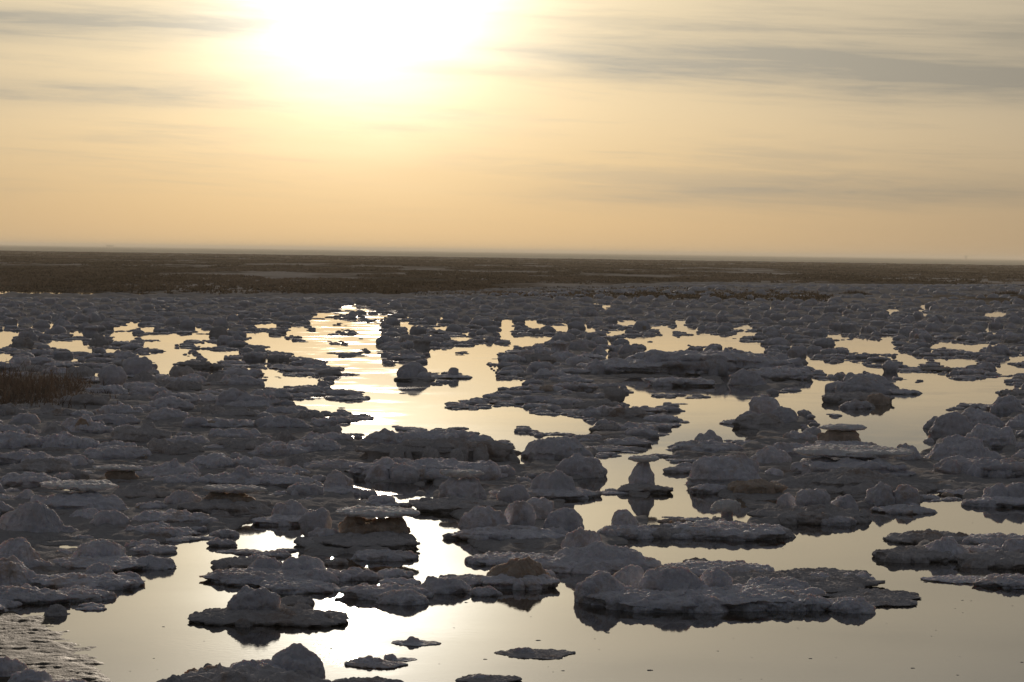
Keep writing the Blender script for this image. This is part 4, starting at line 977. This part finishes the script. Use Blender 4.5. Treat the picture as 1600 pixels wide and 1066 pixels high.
# dry grass bank near the left edge
gpx = RNG.uniform(-150, 165, 520); gpy = 616 + RNG.normal(0, 1, 520) * 13
ok = (gpy > 596) & (gpy < 645) & (gpx < 150 - np.abs(gpy - 612) * 1.2 + 8 * RNG.normal(size=520))
P = ground(gpx[ok], gpy[ok]); P[:, 2] = .03
hg = RNG.uniform(.06, .30, len(P)) * RNG.choice([.5, .8, 1.0, 1.35], len(P)) * np.clip((170 - gpx[ok]) / 120, .35, 1)
v, f_ = blades(P, hg, 12, RNG.uniform(.1, .5, len(P)), np.full(len(P), .010), lean=1.3)
stuff(link_mesh('dry_grass', v, f_, GRASS, smooth=False), 'brown dry grass growing on the salt near the left border', 'grass')

# bushes that stand apart at the near edge of the plain
for (x, y, w, h, lab) in ((1258, 463, 46, 9, 'leftmost low dark bush of three on the bare edge of the plain'), (1335, 463, 50, 11, 'middle and bushiest dark bush of three on the bare edge of the plain'), (1575, 463, 60, 10, 'rightmost dark bush of three on the bare edge of the plain')):
    p, r, hh, _ = world_spec(x, y, w, h)
    root = bpy.data.objects.new('bush', None); C.objects.link(root); root.location = (p[0], p[1], 0)
    tag(root, lab, 'bush', 'bushes on the bare edge of the plain')
    n = 60
    q = np.stack([RNG.uniform(-r, r, n), RNG.uniform(-r * .4, r * .4, n), np.zeros(n)], -1)
    ht = hh * np.clip(1.1 - (q[:, 0] / r) ** 2 * .6, .3, 1.1) * RNG.uniform(.6, 1.1, n)
    v, f_ = blades(q, ht, 14, np.full(n, .12), np.full(n, .035), lean=.8)
    link_mesh('crown', v, f_, SCRUB, root, smooth=False)['kind'] = 'stuff'
    v, f_ = blades(q[:14], ht[:14] * .8, 3, np.full(14, .05), np.full(14, .02), lean=.3)
    link_mesh('stems', v, f_, GRASS, root, smooth=False)['kind'] = 'stuff'

# faint works on the horizon
def boxes(bs):
    V, F = [], []
    for (x0, x1, y0, y1, z0, z1) in bs:
        n = len(V)
        V += [(x0, y0, z0), (x1, y0, z0), (x1, y1, z0), (x0, y1, z0), (x0, y0, z1), (x1, y0, z1), (x1, y1, z1), (x0, y1, z1)]
        F += [[n + a for a in q] for q in ((0, 1, 5, 4), (1, 2, 6, 5), (2, 3, 7, 6), (3, 0, 4, 7), (4, 5, 6, 7))]
    return np.array(V, float), np.array(F)
def far_point(px, dist):
    a = math.atan((px - W / 2) / FPX); return (math.tan(a) * dist, dist, -.1)
root = bpy.data.objects.new('water_tower', None); C.objects.link(root); root.location = far_point(1507, 4300)
tag(root, 'faint tall tower far off on the horizon', 'tower')
link_mesh('shaft', *boxes([(-1.1, 1.1, -1.1, 1.1, 0, 3.2)]), WALLM, root, smooth=False); link_mesh('tank', *boxes([(-1.7, 1.7, -1.7, 1.7, 3.203, 5.2)]), WALLM, root, smooth=False)
root = bpy.data.objects.new('shed', None); C.objects.link(root); root.location = far_point(170, 4300)
tag(root, 'faint wide shed far off on the horizon above the scrub', 'shed')
link_mesh('wall', *boxes([(-5, 5, -2, 2, 0, 1.9)]), WALLM, root, smooth=False); link_mesh('roof', *boxes([(-5.4, 5.4, -2.4, 2.4, 1.903, 2.6)]), WALLM, root, smooth=False)

# ------------------------------------------------------------------ haze
def haze_box(density, x, y0, y1, z0, z1):
    m = bpy.data.materials.new('haze_air'); m.use_nodes = True
    m.node_tree.nodes.clear(); q = NG(m.node_tree)
    o = q.node('ShaderNodeOutputMaterial'); p = q.node('ShaderNodeVolumePrincipled')
    p.inputs['Color'].default_value = (0.74, 0.67, 0.55, 1); p.inputs['Density'].default_value = density; p.inputs['Anisotropy'].default_value = 0.25
    m.node_tree.links.new(p.outputs[0], o.inputs['Volume'])
    V = np.array([(-x, y0, z0), (x, y0, z0), (x, y1, z0), (-x, y1, z0), (-x, y0, z1), (x, y0, z1), (x, y1, z1), (-x, y1, z1)], float)
    F = np.array([(0, 3, 2, 1), (4, 5, 6, 7), (0, 1, 5, 4), (1, 2, 6, 5), (2, 3, 7, 6), (3, 0, 4, 7)])
    o = link_mesh('haze', V, F, m, smooth=False)
    o['kind'] = 'stuff'; o['label'] = 'thin evening haze over the flats'; o['category'] = 'haze'
haze_box(0.00032, 16000, -3100, 31000, -1.4, 5.8)
